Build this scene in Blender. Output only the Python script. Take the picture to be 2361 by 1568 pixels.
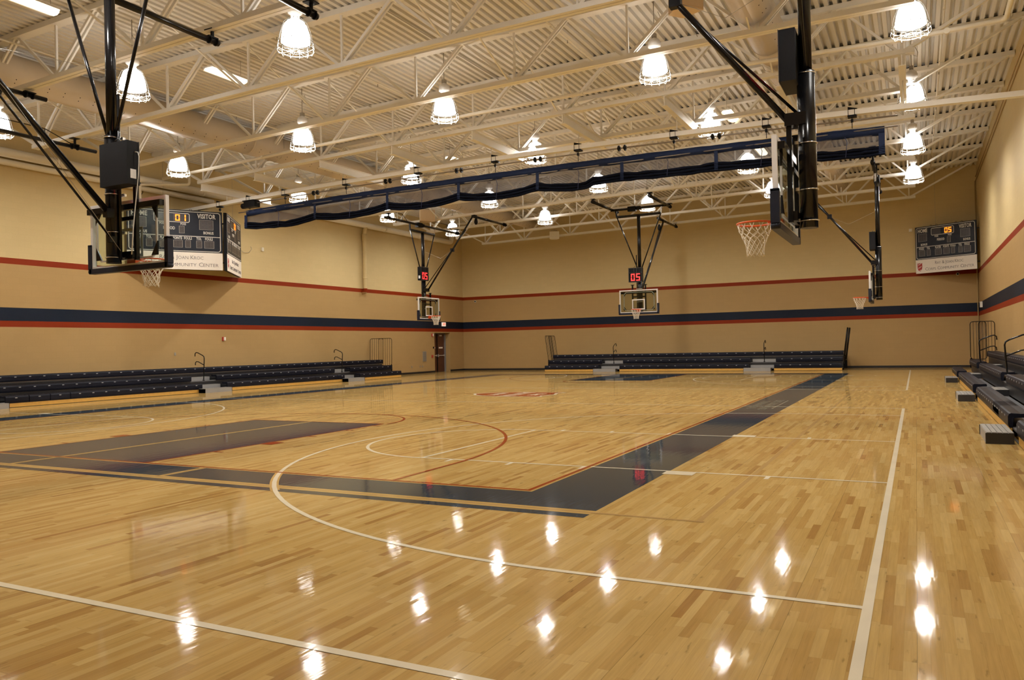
import bpy, math, random
from math import pi, sin, cos, radians as R
from mathutils import Vector, Matrix
random.seed(7)
S = bpy.context.scene
for o in list(bpy.data.objects): bpy.data.objects.remove(o)

# ------------------------------------------------------------------ camera
W, H, F = 2361, 1568, 1816.0
YAW, PIT, ROL = -0.4742, 0.0075, -0.0217
C0 = Vector((11.357, -7.340, 1.501))
d_ = Vector((sin(YAW)*cos(PIT), cos(YAW)*cos(PIT), sin(PIT)))
r_ = Vector((cos(YAW), -sin(YAW), 0)); u_ = r_.cross(d_)
rx = r_*cos(ROL) + u_*sin(ROL); ux = -r_*sin(ROL) + u_*cos(ROL)
cam = bpy.data.cameras.new('camera'); camo = bpy.data.objects.new('camera', cam)
S.collection.objects.link(camo); S.camera = camo
M = Matrix((rx, ux, -d_)).transposed().to_4x4(); M.translation = C0
camo.matrix_world = M
cam.sensor_fit = 'HORIZONTAL'; cam.sensor_width = 36.0; cam.lens = F/W*36.0
cam.clip_start = 0.05; cam.clip_end = 200

# ------------------------------------------------------------------ world, exposure
S.view_settings.view_transform = 'Standard'; S.view_settings.look = 'None'
S.view_settings.gamma = 1.0; S.view_settings.use_curve_mapping = False
S.view_settings.exposure = 0.0
w = bpy.data.worlds.new('world'); S.world = w; w.use_nodes = True
w.node_tree.nodes['Background'].inputs[0].default_value = (1, .8, .55, 1)
w.node_tree.nodes['Background'].inputs[1].default_value = 0.02
S.cycles.use_denoising = True
S.cycles.max_bounces = 7; S.cycles.diffuse_bounces = 4; S.cycles.glossy_bounces = 3
S.cycles.transmission_bounces = 4; S.cycles.transparent_max_bounces = 12
S.cycles.caustics_reflective = False; S.cycles.caustics_refractive = False
LAMP_W = 590.0            # power of each high-bay lamp bulb
LAMP_C = (1.0, 0.96, 0.90)
BELL_E = 11.0              # glow of the acrylic bell

# ------------------------------------------------------------------ room dimensions
XL, XR, YF, YN = -14.54, 14.07, 36.3, -8.1
C8 = 0.2032
YC = 14.43                                    # half court
TR_Y = [13.32 + 3.055*j for j in range(-4, 8)]
def deck(x): return 9.43 + 0.017*x
def zt(x, y):                                 # top of the truss bottom chord (cambered)
    return 8.03 + .017*x + .13*(1-(x/12.5)**2)*min(1, max(0, (34.7-y)/27))

# ------------------------------------------------------------------ materials
MAT = {}
def mat(name, col, rough=.5, metal=0.0, emit=0.0, ecol=None, coat=0.0, noise=0.0, spec=.5, alpha=1.0, scale=6.0):
    if name in MAT: return MAT[name]
    m = bpy.data.materials.new(name); m.use_nodes = True
    nt = m.node_tree; b = nt.nodes['Principled BSDF']
    b.inputs['Base Color'].default_value = (*col, 1); b.inputs['Roughness'].default_value = rough
    b.inputs['Metallic'].default_value = metal; b.inputs['Coat Weight'].default_value = coat
    b.inputs['Specular IOR Level'].default_value = spec
    b.inputs['Alpha'].default_value = alpha
    if emit:
        b.inputs['Emission Color'].default_value = (*(ecol or col), 1); b.inputs['Emission Strength'].default_value = emit
    tc = nt.nodes.new('ShaderNodeTexCoord'); n = nt.nodes.new('ShaderNodeTexNoise')
    n.inputs['Scale'].default_value = scale; n.inputs['Detail'].default_value = 4
    nt.links.new(tc.outputs['Object'], n.inputs['Vector'])
    k = noise if noise else .04
    mr = nt.nodes.new('ShaderNodeMapRange')
    mr.inputs['To Min'].default_value = 1-k; mr.inputs['To Max'].default_value = 1+k
    nt.links.new(n.outputs['Fac'], mr.inputs['Value'])
    mx = nt.nodes.new('ShaderNodeMix'); mx.data_type = 'RGBA'; mx.blend_type = 'MULTIPLY'
    mx.inputs['Factor'].default_value = 1; mx.inputs['A'].default_value = (*col, 1)
    nt.links.new(mr.outputs['Result'], mx.inputs['B']); nt.links.new(mx.outputs['Result'], b.inputs['Base Color'])
    MAT[name] = m; return m

def math_n(nt, op, a, b=None, c=None):
    n = nt.nodes.new('ShaderNodeMath'); n.operation = op
    for i, v in enumerate((a, b, c)):
        if v is None: continue
        if isinstance(v, (int, float)): n.inputs[i].default_value = v
        else: nt.links.new(v, n.inputs[i])
    return n.outputs[0]

def wall_mat(name, horizontal_axis):
    m = bpy.data.materials.new(name); m.use_nodes = True; nt = m.node_tree; b = nt.nodes['Principled BSDF']
    g = nt.nodes.new('ShaderNodeNewGeometry'); sp = nt.nodes.new('ShaderNodeSeparateXYZ'); nt.links.new(g.outputs['Position'], sp.inputs[0])
    h = sp.outputs[horizontal_axis]; z = sp.outputs['Z']
    ramp = nt.nodes.new('ShaderNodeValToRGB'); ramp.color_ramp.interpolation = 'CONSTANT'
    e = ramp.color_ramp.elements
    tan, red, blue, cream = (.43, .285, .122, 1), (.23, .026, .004, 1), (.007, .012, .024, 1), (.62, .49, .255, 1)
    st = [(0, tan), (12*C8, red), (13*C8, blue), (15*C8, tan), (22*C8, red), (23*C8, cream)]
    e[0].position = 0; e[0].color = st[0][1]; e[1].position = st[1][0]/10; e[1].color = st[1][1]
    for p, c in st[2:]:
        k = e.new(p/10); k.color = c
    nt.links.new(math_n(nt, 'DIVIDE', z, 10.0), ramp.inputs[0])
    cv = nt.nodes.new('ShaderNodeCombineXYZ'); nt.links.new(h, cv.inputs[0]); nt.links.new(z, cv.inputs[1])
    br = nt.nodes.new('ShaderNodeTexBrick'); nt.links.new(cv.outputs[0], br.inputs['Vector'])
    br.inputs['Scale'].default_value = 1; br.inputs['Brick Width'].default_value = .4064; br.inputs['Row Height'].default_value = C8
    br.inputs['Mortar Size'].default_value = .005; br.inputs['Mortar Smooth'].default_value = .3
    br.inputs['Color1'].default_value = (1, 1, 1, 1); br.inputs['Color2'].default_value = (.97, .97, .97, 1); br.inputs['Mortar'].default_value = (.93, .93, .93, 1)
    n = nt.nodes.new('ShaderNodeTexNoise'); n.inputs['Scale'].default_value = 60; n.inputs['Detail'].default_value = 3
    nt.links.new(g.outputs['Position'], n.inputs['Vector'])
    mr = nt.nodes.new('ShaderNodeMapRange'); mr.inputs['To Min'].default_value = .94; mr.inputs['To Max'].default_value = 1.06
    nt.links.new(n.outputs['Fac'], mr.inputs['Value'])
    m1 = nt.nodes.new('ShaderNodeMix'); m1.data_type = 'RGBA'; m1.blend_type = 'MULTIPLY'; m1.inputs['Factor'].default_value = 1
    nt.links.new(ramp.outputs[0], m1.inputs['A']); nt.links.new(br.outputs['Color'], m1.inputs['B'])
    m2 = nt.nodes.new('ShaderNodeMix'); m2.data_type = 'RGBA'; m2.blend_type = 'MULTIPLY'; m2.inputs['Factor'].default_value = 1
    nt.links.new(m1.outputs['Result'], m2.inputs['A']); nt.links.new(mr.outputs['Result'], m2.inputs['B'])
    nt.links.new(m2.outputs['Result'], b.inputs['Base Color']); b.inputs['Roughness'].default_value = .55; b.inputs['Specular IOR Level'].default_value = .15
    bp = nt.nodes.new('ShaderNodeBump'); bp.inputs['Strength'].default_value = .25; bp.inputs['Distance'].default_value = .003
    nt.links.new(br.outputs['Fac'], bp.inputs['Height']); bp.invert = True
    nt.links.new(bp.outputs['Normal'], b.inputs['Normal'])
    return m
WALL_Y = wall_mat('painted block wall along y', 'Y'); WALL_X = wall_mat('painted block wall along x', 'X')

ROUGH_F = .052
def floor_gloss(nt, b, pos):
    """the same polyurethane finish on bare maple and on painted lines"""
    out = nt.nodes['Material Output']; df = nt.nodes.new('ShaderNodeBsdfDiffuse'); gl = nt.nodes.new('ShaderNodeBsdfGlossy')
    gl.inputs['Roughness'].default_value = ROUGH_F
    lk = b.inputs['Base Color'].links[0].from_socket; nt.links.new(lk, df.inputs['Color'])
    lw = nt.nodes.new('ShaderNodeLayerWeight'); lw.inputs['Blend'].default_value = .5
    fac = math_n(nt, 'ADD', math_n(nt, 'MULTIPLY', math_n(nt, 'POWER', lw.outputs['Facing'], 4.6), .72), .035)
    ms = nt.nodes.new('ShaderNodeMixShader'); nt.links.new(fac, ms.inputs[0]); nt.links.new(df.outputs[0], ms.inputs[1]); nt.links.new(gl.outputs[0], ms.inputs[2])
    nt.links.new(ms.outputs[0], out.inputs['Surface']); nt.nodes.remove(b)
    sp = nt.nodes.new('ShaderNodeSeparateXYZ'); nt.links.new(pos, sp.inputs[0])
    cv = nt.nodes.new('ShaderNodeCombineXYZ')
    nt.links.new(math_n(nt, 'MULTIPLY', sp.outputs['X'], 14.0), cv.inputs[0]); nt.links.new(math_n(nt, 'MULTIPLY', sp.outputs['Y'], 2.2), cv.inputs[1])
    n = nt.nodes.new('ShaderNodeTexNoise'); n.inputs['Scale'].default_value = 1; n.inputs['Detail'].default_value = 2
    nt.links.new(cv.outputs[0], n.inputs['Vector'])
    bp = nt.nodes.new('ShaderNodeBump'); bp.inputs['Strength'].default_value = .16; bp.inputs['Distance'].default_value = .004
    nt.links.new(n.outputs['Fac'], bp.inputs['Height']); nt.links.new(bp.outputs['Normal'], gl.inputs['Normal'])

def maple():
    m = bpy.data.materials.new('maple strip floor'); m.use_nodes = True; nt = m.node_tree; b = nt.nodes['Principled BSDF']
    g = nt.nodes.new('ShaderNodeNewGeometry'); sp = nt.nodes.new('ShaderNodeSeparateXYZ'); nt.links.new(g.outputs['Position'], sp.inputs[0])
    x, y = sp.outputs['X'], sp.outputs['Y']
    row = math_n(nt, 'FLOOR', math_n(nt, 'DIVIDE', x, .0572))
    w1 = nt.nodes.new('ShaderNodeTexWhiteNoise'); w1.noise_dimensions = '1D'; nt.links.new(row, w1.inputs['W'])
    yo = math_n(nt, 'ADD', math_n(nt, 'DIVIDE', y, .62), math_n(nt, 'MULTIPLY', w1.outputs['Value'], 13.0))
    # uneven strip lengths
    yo = math_n(nt, 'ADD', yo, math_n(nt, 'MULTIPLY', math_n(nt, 'SINE', math_n(nt, 'ADD', math_n(nt, 'MULTIPLY', yo, 2.1), math_n(nt, 'MULTIPLY', row, 1.7))), .28))
    col = math_n(nt, 'FLOOR', yo)
    cv = nt.nodes.new('ShaderNodeCombineXYZ'); nt.links.new(row, cv.inputs[0]); nt.links.new(col, cv.inputs[1])
    w2 = nt.nodes.new('ShaderNodeTexWhiteNoise'); w2.noise_dimensions = '2D'; nt.links.new(cv.outputs[0], w2.inputs['Vector'])
    rp = nt.nodes.new('ShaderNodeValToRGB'); nt.links.new(w2.outputs['Value'], rp.inputs[0])
    e = rp.color_ramp.elements; e[0].position = 0; e[0].color = (.38, .205, .060, 1); e[1].position = 1; e[1].color = (.61, .42, .160, 1)
    for p, c in ((.04, (.43, .25, .075, 1)), (.12, (.49, .30, .094, 1)), (.4, (.535, .345, .112, 1)), (.75, (.57, .378, .132, 1))):
        k = e.new(p); k.color = c
    # grain stretched along each strip
    gv = nt.nodes.new('ShaderNodeCombineXYZ')
    nt.links.new(math_n(nt, 'MULTIPLY', x, 60.0), gv.inputs[0]); nt.links.new(math_n(nt, 'ADD', math_n(nt, 'MULTIPLY', y, 2.5), math_n(nt, 'MULTIPLY', w2.outputs['Value'], 50.0)), gv.inputs[1])
    n = nt.nodes.new('ShaderNodeTexNoise'); n.inputs['Scale'].default_value = 1; n.inputs['Detail'].default_value = 5; n.inputs['Roughness'].default_value = .6
    nt.links.new(gv.outputs[0], n.inputs['Vector'])
    mr = nt.nodes.new('ShaderNodeMapRange'); mr.inputs['From Min'].default_value = .25; mr.inputs['From Max'].default_value = .75
    mr.inputs['To Min'].default_value = .86; mr.inputs['To Max'].default_value = 1.1; nt.links.new(n.outputs['Fac'], mr.inputs['Value'])
    # mineral streaks in a few strips
    n2 = nt.nodes.new('ShaderNodeTexNoise'); n2.inputs['Scale'].default_value = 1; n2.inputs['Detail'].default_value = 3
    sv = nt.nodes.new('ShaderNodeCombineXYZ'); nt.links.new(math_n(nt, 'MULTIPLY', x, 22.0), sv.inputs[0]); nt.links.new(math_n(nt, 'MULTIPLY', y, 5.0), sv.inputs[1])
    nt.links.new(math_n(nt, 'MULTIPLY', w2.outputs['Value'], 30.0), sv.inputs[2]); nt.links.new(sv.outputs[0], n2.inputs['Vector'])
    st = nt.nodes.new('ShaderNodeMapRange'); st.inputs['From Min'].default_value = .66; st.inputs['From Max'].default_value = .76
    st.inputs['To Min'].default_value = 1; st.inputs['To Max'].default_value = .6; nt.links.new(n2.outputs['Fac'], st.inputs['Value'])
    # seams between strips
    fx = math_n(nt, 'FRACT', math_n(nt, 'DIVIDE', x, .0572)); fy = math_n(nt, 'FRACT', yo)
    sx = math_n(nt, 'LESS_THAN', fx, .022); sy = math_n(nt, 'LESS_THAN', fy, .004)
    seam = math_n(nt, 'SUBTRACT', 1.0, math_n(nt, 'MULTIPLY', math_n(nt, 'MAXIMUM', sx, sy), .22))
    gap = math_n(nt, 'LESS_THAN', math_n(nt, 'FRACT', math_n(nt, 'DIVIDE', x, .6292)), .004)
    seam = math_n(nt, 'MULTIPLY', seam, math_n(nt, 'SUBTRACT', 1.0, math_n(nt, 'MULTIPLY', gap, .45)))
    f = math_n(nt, 'MULTIPLY', math_n(nt, 'MULTIPLY', mr.outputs['Result'], st.outputs['Result']), seam)
    mx = nt.nodes.new('ShaderNodeMix'); mx.data_type = 'RGBA'; mx.blend_type = 'MULTIPLY'; mx.inputs['Factor'].default_value = 1
    nt.links.new(rp.outputs[0], mx.inputs['A']); nt.links.new(f, mx.inputs['B']); nt.links.new(mx.outputs['Result'], b.inputs['Base Color'])
    floor_gloss(nt, b, g.outputs['Position'])
    return m
MAPLE = maple()
def paint(name, col):
    if name in MAT: return MAT[name]
    m = bpy.data.materials.new(name); m.use_nodes = True; nt = m.node_tree; b = nt.nodes['Principled BSDF']
    g = nt.nodes.new('ShaderNodeNewGeometry')
    n = nt.nodes.new('ShaderNodeTexNoise'); n.inputs['Scale'].default_value = 3; nt.links.new(g.outputs['Position'], n.inputs['Vector'])
    mr = nt.nodes.new('ShaderNodeMapRange'); mr.inputs['To Min'].default_value = .9; mr.inputs['To Max'].default_value = 1.1; nt.links.new(n.outputs['Fac'], mr.inputs['Value'])
    mx = nt.nodes.new('ShaderNodeMix'); mx.data_type = 'RGBA'; mx.blend_type = 'MULTIPLY'; mx.inputs['Factor'].default_value = 1
    mx.inputs['A'].default_value = (*col, 1); nt.links.new(mr.outputs['Result'], mx.inputs['B']); nt.links.new(mx.outputs['Result'], b.inputs['Base Color'])
    floor_gloss(nt, b, g.outputs['Position'])
    MAT[name] = m; return m
P_BLUE = paint('navy court paint', (.038, .054, .070)); P_RED = paint('red court paint', (.34, .06, .015))
P_WHITE = paint('off-white court paint', (.80, .72, .54)); P_TAN = paint('tan court paint', (.46, .29, .11)); P_WOOD = paint('bare wood edge', (.56, .36, .12))
P_NUM = paint('grey court lettering', (.34, .31, .23))
DECKM = mat('painted steel deck', (.72, .70, .66), .5, noise=.05, scale=.6)
STEEL = mat('painted roof steel', (.81, .79, .745), .5)
DUCTM = mat('painted duct', (.62, .54, .44), .45); PIPEM = mat('painted pipe', (.76, .71, .60), .45)
BLACK = mat('black enamel steel', (.005, .005, .006), .2, spec=.35); BLACKM = mat('black housing', (.004, .004, .005), .5, spec=.15)
CHROME = mat('chrome', (.75, .75, .75), .2, 1.0); ALU = mat('brushed aluminium', (.62, .61, .60), .35, .6)
WFRAME = mat('white board frame', (.72, .70, .68), .4); NAVYPAD = mat('navy rubber pad', (.010, .013, .026), .45, spec=.3)
ORANGE = mat('orange enamel', (.75, .10, .012), .35); NET = mat('white net cord', (.85, .78, .64), .8)
SEAT = mat('navy moulded seat', (.0055, .0065, .0135), .45, spec=.16, noise=.12, scale=40); TAG = mat('grey seat tag', (.35, .35, .36), .5)
KICK = mat('varnished plywood', (.60, .35, .08), .35, noise=.18, scale=9); TREAD = mat('aluminium tread', (.30, .29, .27), .4, .25, noise=.08)
DECKB = mat('grey footboard', (.13, .13, .135), .45, .2, noise=.1); ASTEP = mat('grey aluminium step', (.34, .34, .34), .4, .3); DARKSTEP = mat('black step riser', (.02, .02, .022), .4); WGUARD = mat('white wire', (.22, .21, .19), .4, spec=.2)
BOARDM = mat('scoreboard face', (.007, .009, .017), .4, spec=.25); LETTER = mat('scoreboard lettering', (.62, .60, .55), .5); DIM = mat('unlit digit window', (.03, .022, .02), .3)
SIGNM = mat('white sign panel', (.80, .74, .66), .5); GREYTXT = mat('grey sign lettering', (.16, .14, .14), .6); REDSH = mat('red emblem', (.35, .02, .015), .5)
AMBER = mat('amber digit', (.9, .25, .02), .5, emit=2.6, ecol=(1, .20, .008)); REDLED = mat('red digit', (.9, .03, .02), .5, emit=2.6, ecol=(1, .03, .03))
BELL = mat('lit prismatic bell', (.9, .9, .9), .3, emit=BELL_E, ecol=(1, .96, .90))
FLUO = mat('lit fluorescent lens', (.9, .85, .7), .4, emit=4.0, ecol=(1, .86, .6))
NAVYCLOTH = mat('navy vinyl', (.010, .018, .05), .7, spec=.15, noise=.15); DARKROLL = mat('folded dark mesh', (.004, .005, .010), .9, spec=.04, noise=.3, scale=30)
CORD = mat('navy strap', (.02, .03, .09), .6)
DOORM = mat('dark brown door', (.085, .028, .012), .4, noise=.15); FRAMEM = mat('grey door frame', (.22, .21, .20), .4)
PLATE = mat('steel plate', (.35, .32, .27), .4, .3); REDBOX = mat('red device', (.45, .05, .03), .4); FLUTESHADE = mat('painted flute shade', (.035, .04, .05), .8); BASEB = mat('black rubber base', (.012, .012, .014), .4)
WHITEBOX = mat('white speaker case', (.80, .76, .66), .5); TANBOX = mat('tan speaker case', (.66, .52, .36), .5)
EXITM = mat('lit exit sign', (.8, .7, .6), .4, emit=.55, ecol=(1, .8, .65)); EXITR = mat('lit exit letters', (.8, .1, .05), .4, emit=1.0, ecol=(1, .12, .06))

def glass_mat():
    m = bpy.data.materials.new('tempered glass'); m.use_nodes = True; nt = m.node_tree
    nt.nodes.remove(nt.nodes['Principled BSDF']); out = nt.nodes['Material Output']
    t = nt.nodes.new('ShaderNodeBsdfTransparent'); t.inputs[0].default_value = (.84, .88, .84, 1)
    g = nt.nodes.new('ShaderNodeBsdfGlossy'); g.inputs['Roughness'].default_value = .03
    lw = nt.nodes.new('ShaderNodeLayerWeight'); lw.inputs['Blend'].default_value = .5
    fr = math_n(nt, 'ADD', math_n(nt, 'MULTIPLY', math_n(nt, 'POWER', lw.outputs['Facing'], 4.0), .5), .04)
    mx = nt.nodes.new('ShaderNodeMixShader'); nt.links.new(fr, mx.inputs[0]); nt.links.new(t.outputs[0], mx.inputs[1]); nt.links.new(g.outputs[0], mx.inputs[2])
    nt.links.new(mx.outputs[0], out.inputs[0]); return m
GLASS = glass_mat()
def mesh_cloth():
    m = bpy.data.materials.new('see-through divider mesh'); m.use_nodes = True; nt = m.node_tree; b = nt.nodes['Principled BSDF']
    b.inputs['Base Color'].default_value = (.07, .065, .075, 1); b.inputs['Roughness'].default_value = .7
    tc = nt.nodes.new('ShaderNodeTexCoord'); n = nt.nodes.new('ShaderNodeTexNoise'); n.inputs['Scale'].default_value = 2.0; nt.links.new(tc.outputs['Object'], n.inputs['Vector'])
    mr = nt.nodes.new('ShaderNodeMapRange'); mr.inputs['To Min'].default_value = .55; mr.inputs['To Max'].default_value = .78; nt.links.new(n.outputs['Fac'], mr.inputs['Value'])
    nt.links.new(mr.outputs['Result'], b.inputs['Alpha']); return m
MESHCLOTH = mesh_cloth()

# ------------------------------------------------------------------ mesh helpers
class MB:
    def __init__(s): s.v = []; s.f = []; s.mi = []; s.cur = 0; s.sm = []; s.smooth = False
    def add(s, vs, fs):
        b = len(s.v); s.v += [tuple(v) for v in vs]
        for f in fs: s.f.append([b+i for i in f]); s.mi.append(s.cur); s.sm.append(s.smooth)
    def box(s, c, d, ax=None):
        X, Y, Z = ax if ax else (Vector((1, 0, 0)), Vector((0, 1, 0)), Vector((0, 0, 1)))
        c = Vector(c); h = [k/2 for k in d]
        vs = [c + X*(sx*h[0]) + Y*(sy*h[1]) + Z*(sz*h[2]) for sx in (-1, 1) for sy in (-1, 1) for sz in (-1, 1)]
        s.add(vs, [(0, 1, 3, 2), (4, 6, 7, 5), (0, 4, 5, 1), (2, 3, 7, 6), (0, 2, 6, 4), (1, 5, 7, 3)]); return s
    def b2(s, x0, x1, y0, y1, z0, z1): return s.box(((x0+x1)/2, (y0+y1)/2, (z0+z1)/2), (x1-x0, y1-y0, z1-z0))
    def bar(s, p, q, wd, ht, up=(0, 0, 1)):
        p, q = Vector(p), Vector(q); a = (q-p); L = a.length; a.normalize()
        x = a.cross(Vector(up)); x = x.normalized() if x.length > 1e-5 else Vector((1, 0, 0)); z = x.cross(a)
        return s.box((p+q)/2, (wd, L, ht), (x, a, z))
    def tube(s, p, q, r, n=10, r2=None, cap=True):
        p, q = Vector(p), Vector(q); a = (q-p).normalized(); x = a.orthogonal().normalized(); y = a.cross(x)
        r2 = r if r2 is None else r2
        vs = [p + x*r*cos(2*pi*i/n) + y*r*sin(2*pi*i/n) for i in range(n)] + [q + x*r2*cos(2*pi*i/n) + y*r2*sin(2*pi*i/n) for i in range(n)]
        sm = s.smooth; s.smooth = True
        s.add(vs, [(i, (i+1) % n, n+(i+1) % n, n+i) for i in range(n)]); s.smooth = sm
        if cap:
            b = len(s.v)-2*n
            s.f += [[b+i for i in range(n-1, -1, -1)], [b+n+i for i in range(n)]]; s.mi += [s.cur]*2; s.sm += [False]*2
        return s
    def path(s, pts, r, n=8, closed=False):
        pts = [Vector(p) for p in pts]; N = len(pts); b = len(s.v); fr = None
        for i, p in enumerate(pts):
            a = (pts[(i+1) % N]-pts[i-1]) if closed else (pts[min(i+1, N-1)]-pts[max(i-1, 0)])
            a.normalize()
            x = a.orthogonal().normalized() if fr is None else (fr - a*fr.dot(a)).normalized()
            fr = x; y = a.cross(x)
            s.v += [tuple(p + x*r*cos(2*pi*k/n) + y*r*sin(2*pi*k/n)) for k in range(n)]
        for i in range(N if closed else N-1):
            j = (i+1) % N
            for k in range(n):
                s.f.append([b+i*n+k, b+i*n+(k+1) % n, b+j*n+(k+1) % n, b+j*n+k]); s.mi.append(s.cur); s.sm.append(True)
        if not closed:
            s.f.append([b+k for k in range(n-1, -1, -1)]); s.f.append([b+(N-1)*n+k for k in range(n)]); s.mi += [s.cur]*2; s.sm += [False]*2
        return s
    def lathe(s, prof, n=24, c=(0, 0, 0)):
        b = len(s.v); c = Vector(c)
        for r, z in prof: s.v += [(c.x+r*cos(2*pi*k/n), c.y+r*sin(2*pi*k/n), c.z+z) for k in range(n)]
        for i in range(len(prof)-1):
            for k in range(n):
                s.f.append([b+i*n+k, b+i*n+(k+1) % n, b+(i+1)*n+(k+1) % n, b+(i+1)*n+k]); s.mi.append(s.cur); s.sm.append(True)
        return s
    def poly(s, pts, z=0.0): s.add([(x, y, z) for x, y in pts], [tuple(range(len(pts)))]); return s
    def build(s, name, m, parent=None, loc=None):
        me = bpy.data.meshes.new(name); me.from_pydata(s.v, [], s.f)
        for k in (m if isinstance(m, (list, tuple)) else [m]): me.materials.append(k)
        me.polygons.foreach_set('material_index', s.mi); me.polygons.foreach_set('use_smooth', s.sm); me.update()
        o = bpy.data.objects.new(name, me); S.collection.objects.link(o)
        if parent: o.parent = parent
        if loc: o.location = loc
        return o
def rr(x0, x1, z0, z1, r, n=4):
    """rounded rectangle outline"""
    out = []
    for cx, cz, a0 in ((x1-r, z1-r, 0), (x0+r, z1-r, 90), (x0+r, z0+r, 180), (x1-r, z0+r, 270)):
        out += [(cx+r*cos(R(a0+90*k/n)), cz+r*sin(R(a0+90*k/n))) for k in range(n+1)]
    return out
def empty(name, loc=(0, 0, 0), rz=0.0):
    o = bpy.data.objects.new(name, None); S.collection.objects.link(o); o.location = loc; o.rotation_euler = (0, 0, rz); o.empty_display_size = .2
    return o
def tag(o, label, cat, group=None, kind=None):
    o['label'] = label; o['category'] = cat
    if group: o['group'] = group
    if kind: o['kind'] = kind
    return o
def struct(o): o['kind'] = 'structure'; return o
def dup(root, loc=None, rz=None, label=None, group=None):
    def cp(o, par):
        c = o.copy(); S.collection.objects.link(c)
        if par: c.parent = par
        for ch in list(o.children): cp(ch, c)
        return c
    c = cp(root, None)
    if loc: c.location = loc
    if rz is not None: c.rotation_euler = (0, 0, rz)
    if label: c['label'] = label
    if group: c['group'] = group
    return c
def text_width(body, size):
    cu = bpy.data.curves.new('measure', 'FONT'); cu.body = body; cu.size = size; o = bpy.data.objects.new('measure', cu); S.collection.objects.link(o)
    dg = bpy.context.evaluated_depsgraph_get(); dg.update(); wd = o.evaluated_get(dg).dimensions.x
    bpy.data.objects.remove(o); return wd
def text_mesh(name, body, size, m, parent, mat4, sx=1.0, align='CENTER', depth=.002, bold=0.0, spacing=1.0, base=False):
    cu = bpy.data.curves.new(name, 'FONT'); cu.body = body; cu.size = size; cu.align_x = align; cu.align_y = 'BOTTOM_BASELINE' if base else 'CENTER'; cu.extrude = depth
    cu.offset = bold; cu.resolution_u = 2; cu.space_character = spacing
    o = bpy.data.objects.new(name+'_src', cu); S.collection.objects.link(o)
    dg = bpy.context.evaluated_depsgraph_get(); dg.update()
    me = bpy.data.meshes.new_from_object(o.evaluated_get(dg)); bpy.data.objects.remove(o)
    me.transform(mat4 @ Matrix.Diagonal((sx, 1, 1, 1))); me.materials.clear(); me.materials.append(m); me.name = name
    t = bpy.data.objects.new(name, me); S.collection.objects.link(t); t.parent = parent; return t

# ------------------------------------------------------------------ floor and court markings
fl = MB().b2(XL-.6, XR+.3, YN-.2, YF+.3, -.1, 0).build('floor', MAPLE); struct(fl)
def mark(name, polys, m, z):
    b = MB()
    for i, p in enumerate(polys): b.poly(p, z + (i % 12)*1.5e-5)
    o = b.build(name, m, fl); o['kind'] = 'structure'; return o
def rect(x0, x1, y0, y1): return [(x0, y0), (x1, y0), (x1, y1), (x0, y1)]
def ring(cx, cy, r, wd, a0, a1, n=48, flip=False):
    out = []
    for i in range(n):
        a, b = R(a0+(a1-a0)*i/n), R(a0+(a1-a0)*(i+1)/n)
        out.append([(cx+(r-wd/2)*cos(a), cy+(r-wd/2)*sin(a)), (cx+(r+wd/2)*cos(a), cy+(r+wd/2)*sin(a)), (cx+(r+wd/2)*cos(b), cy+(r+wd/2)*sin(b)), (cx+(r-wd/2)*cos(b), cy+(r-wd/2)*sin(b))])
    return out
LW = .05
HX, YB0, YB1 = 7.75, 0.0, 2*YC          # main court half width and baselines
BO = 8.76                               # outer edge of the blue border
z1, z2, z3, z4, z5, z6, z7 = .0008, .0013, .0018, .0023, .0028, .0033, .0038
mark('blue_border', [rect(-BO, BO, -1.0, 0), rect(-BO, BO, YB1, YB1+1.0), rect(-BO, -HX, 0, YB1), rect(HX, BO, 0, YB1)], P_BLUE, z1)
FT = 5.45
mark('blue_key_paint', [rect(-1.55, 1.84, 0, FT)], P_BLUE, z1); mark('blue_key_paint', [rect(-1.66, 1.84, YB1-5.8, YB1)], P_BLUE, z1)
mark('bare_wood_edge', [rect(HX+.02, HX+.06, -.06, YB1+.06), rect(-HX-.06, -HX-.02, -.06, YB1+.06), rect(-HX, HX+.06, -.06, -.02), rect(-HX, HX, YB1+.02, YB1+.06)], P_WOOD, z2)
mark('red_boundary_line', [rect(HX-LW/2, HX+LW/2, 0, YB1), rect(-HX-LW/2, -HX+LW/2, 0, YB1), rect(-HX-LW/2, HX+LW/2, -LW/2, LW/2), rect(-HX-LW/2, HX+LW/2, YB1-LW/2, YB1+LW/2)], P_RED, z5)
mark('red_centre_line', [rect(-HX, HX, YC-.025, YC+.025)], P_RED, z1)
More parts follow.
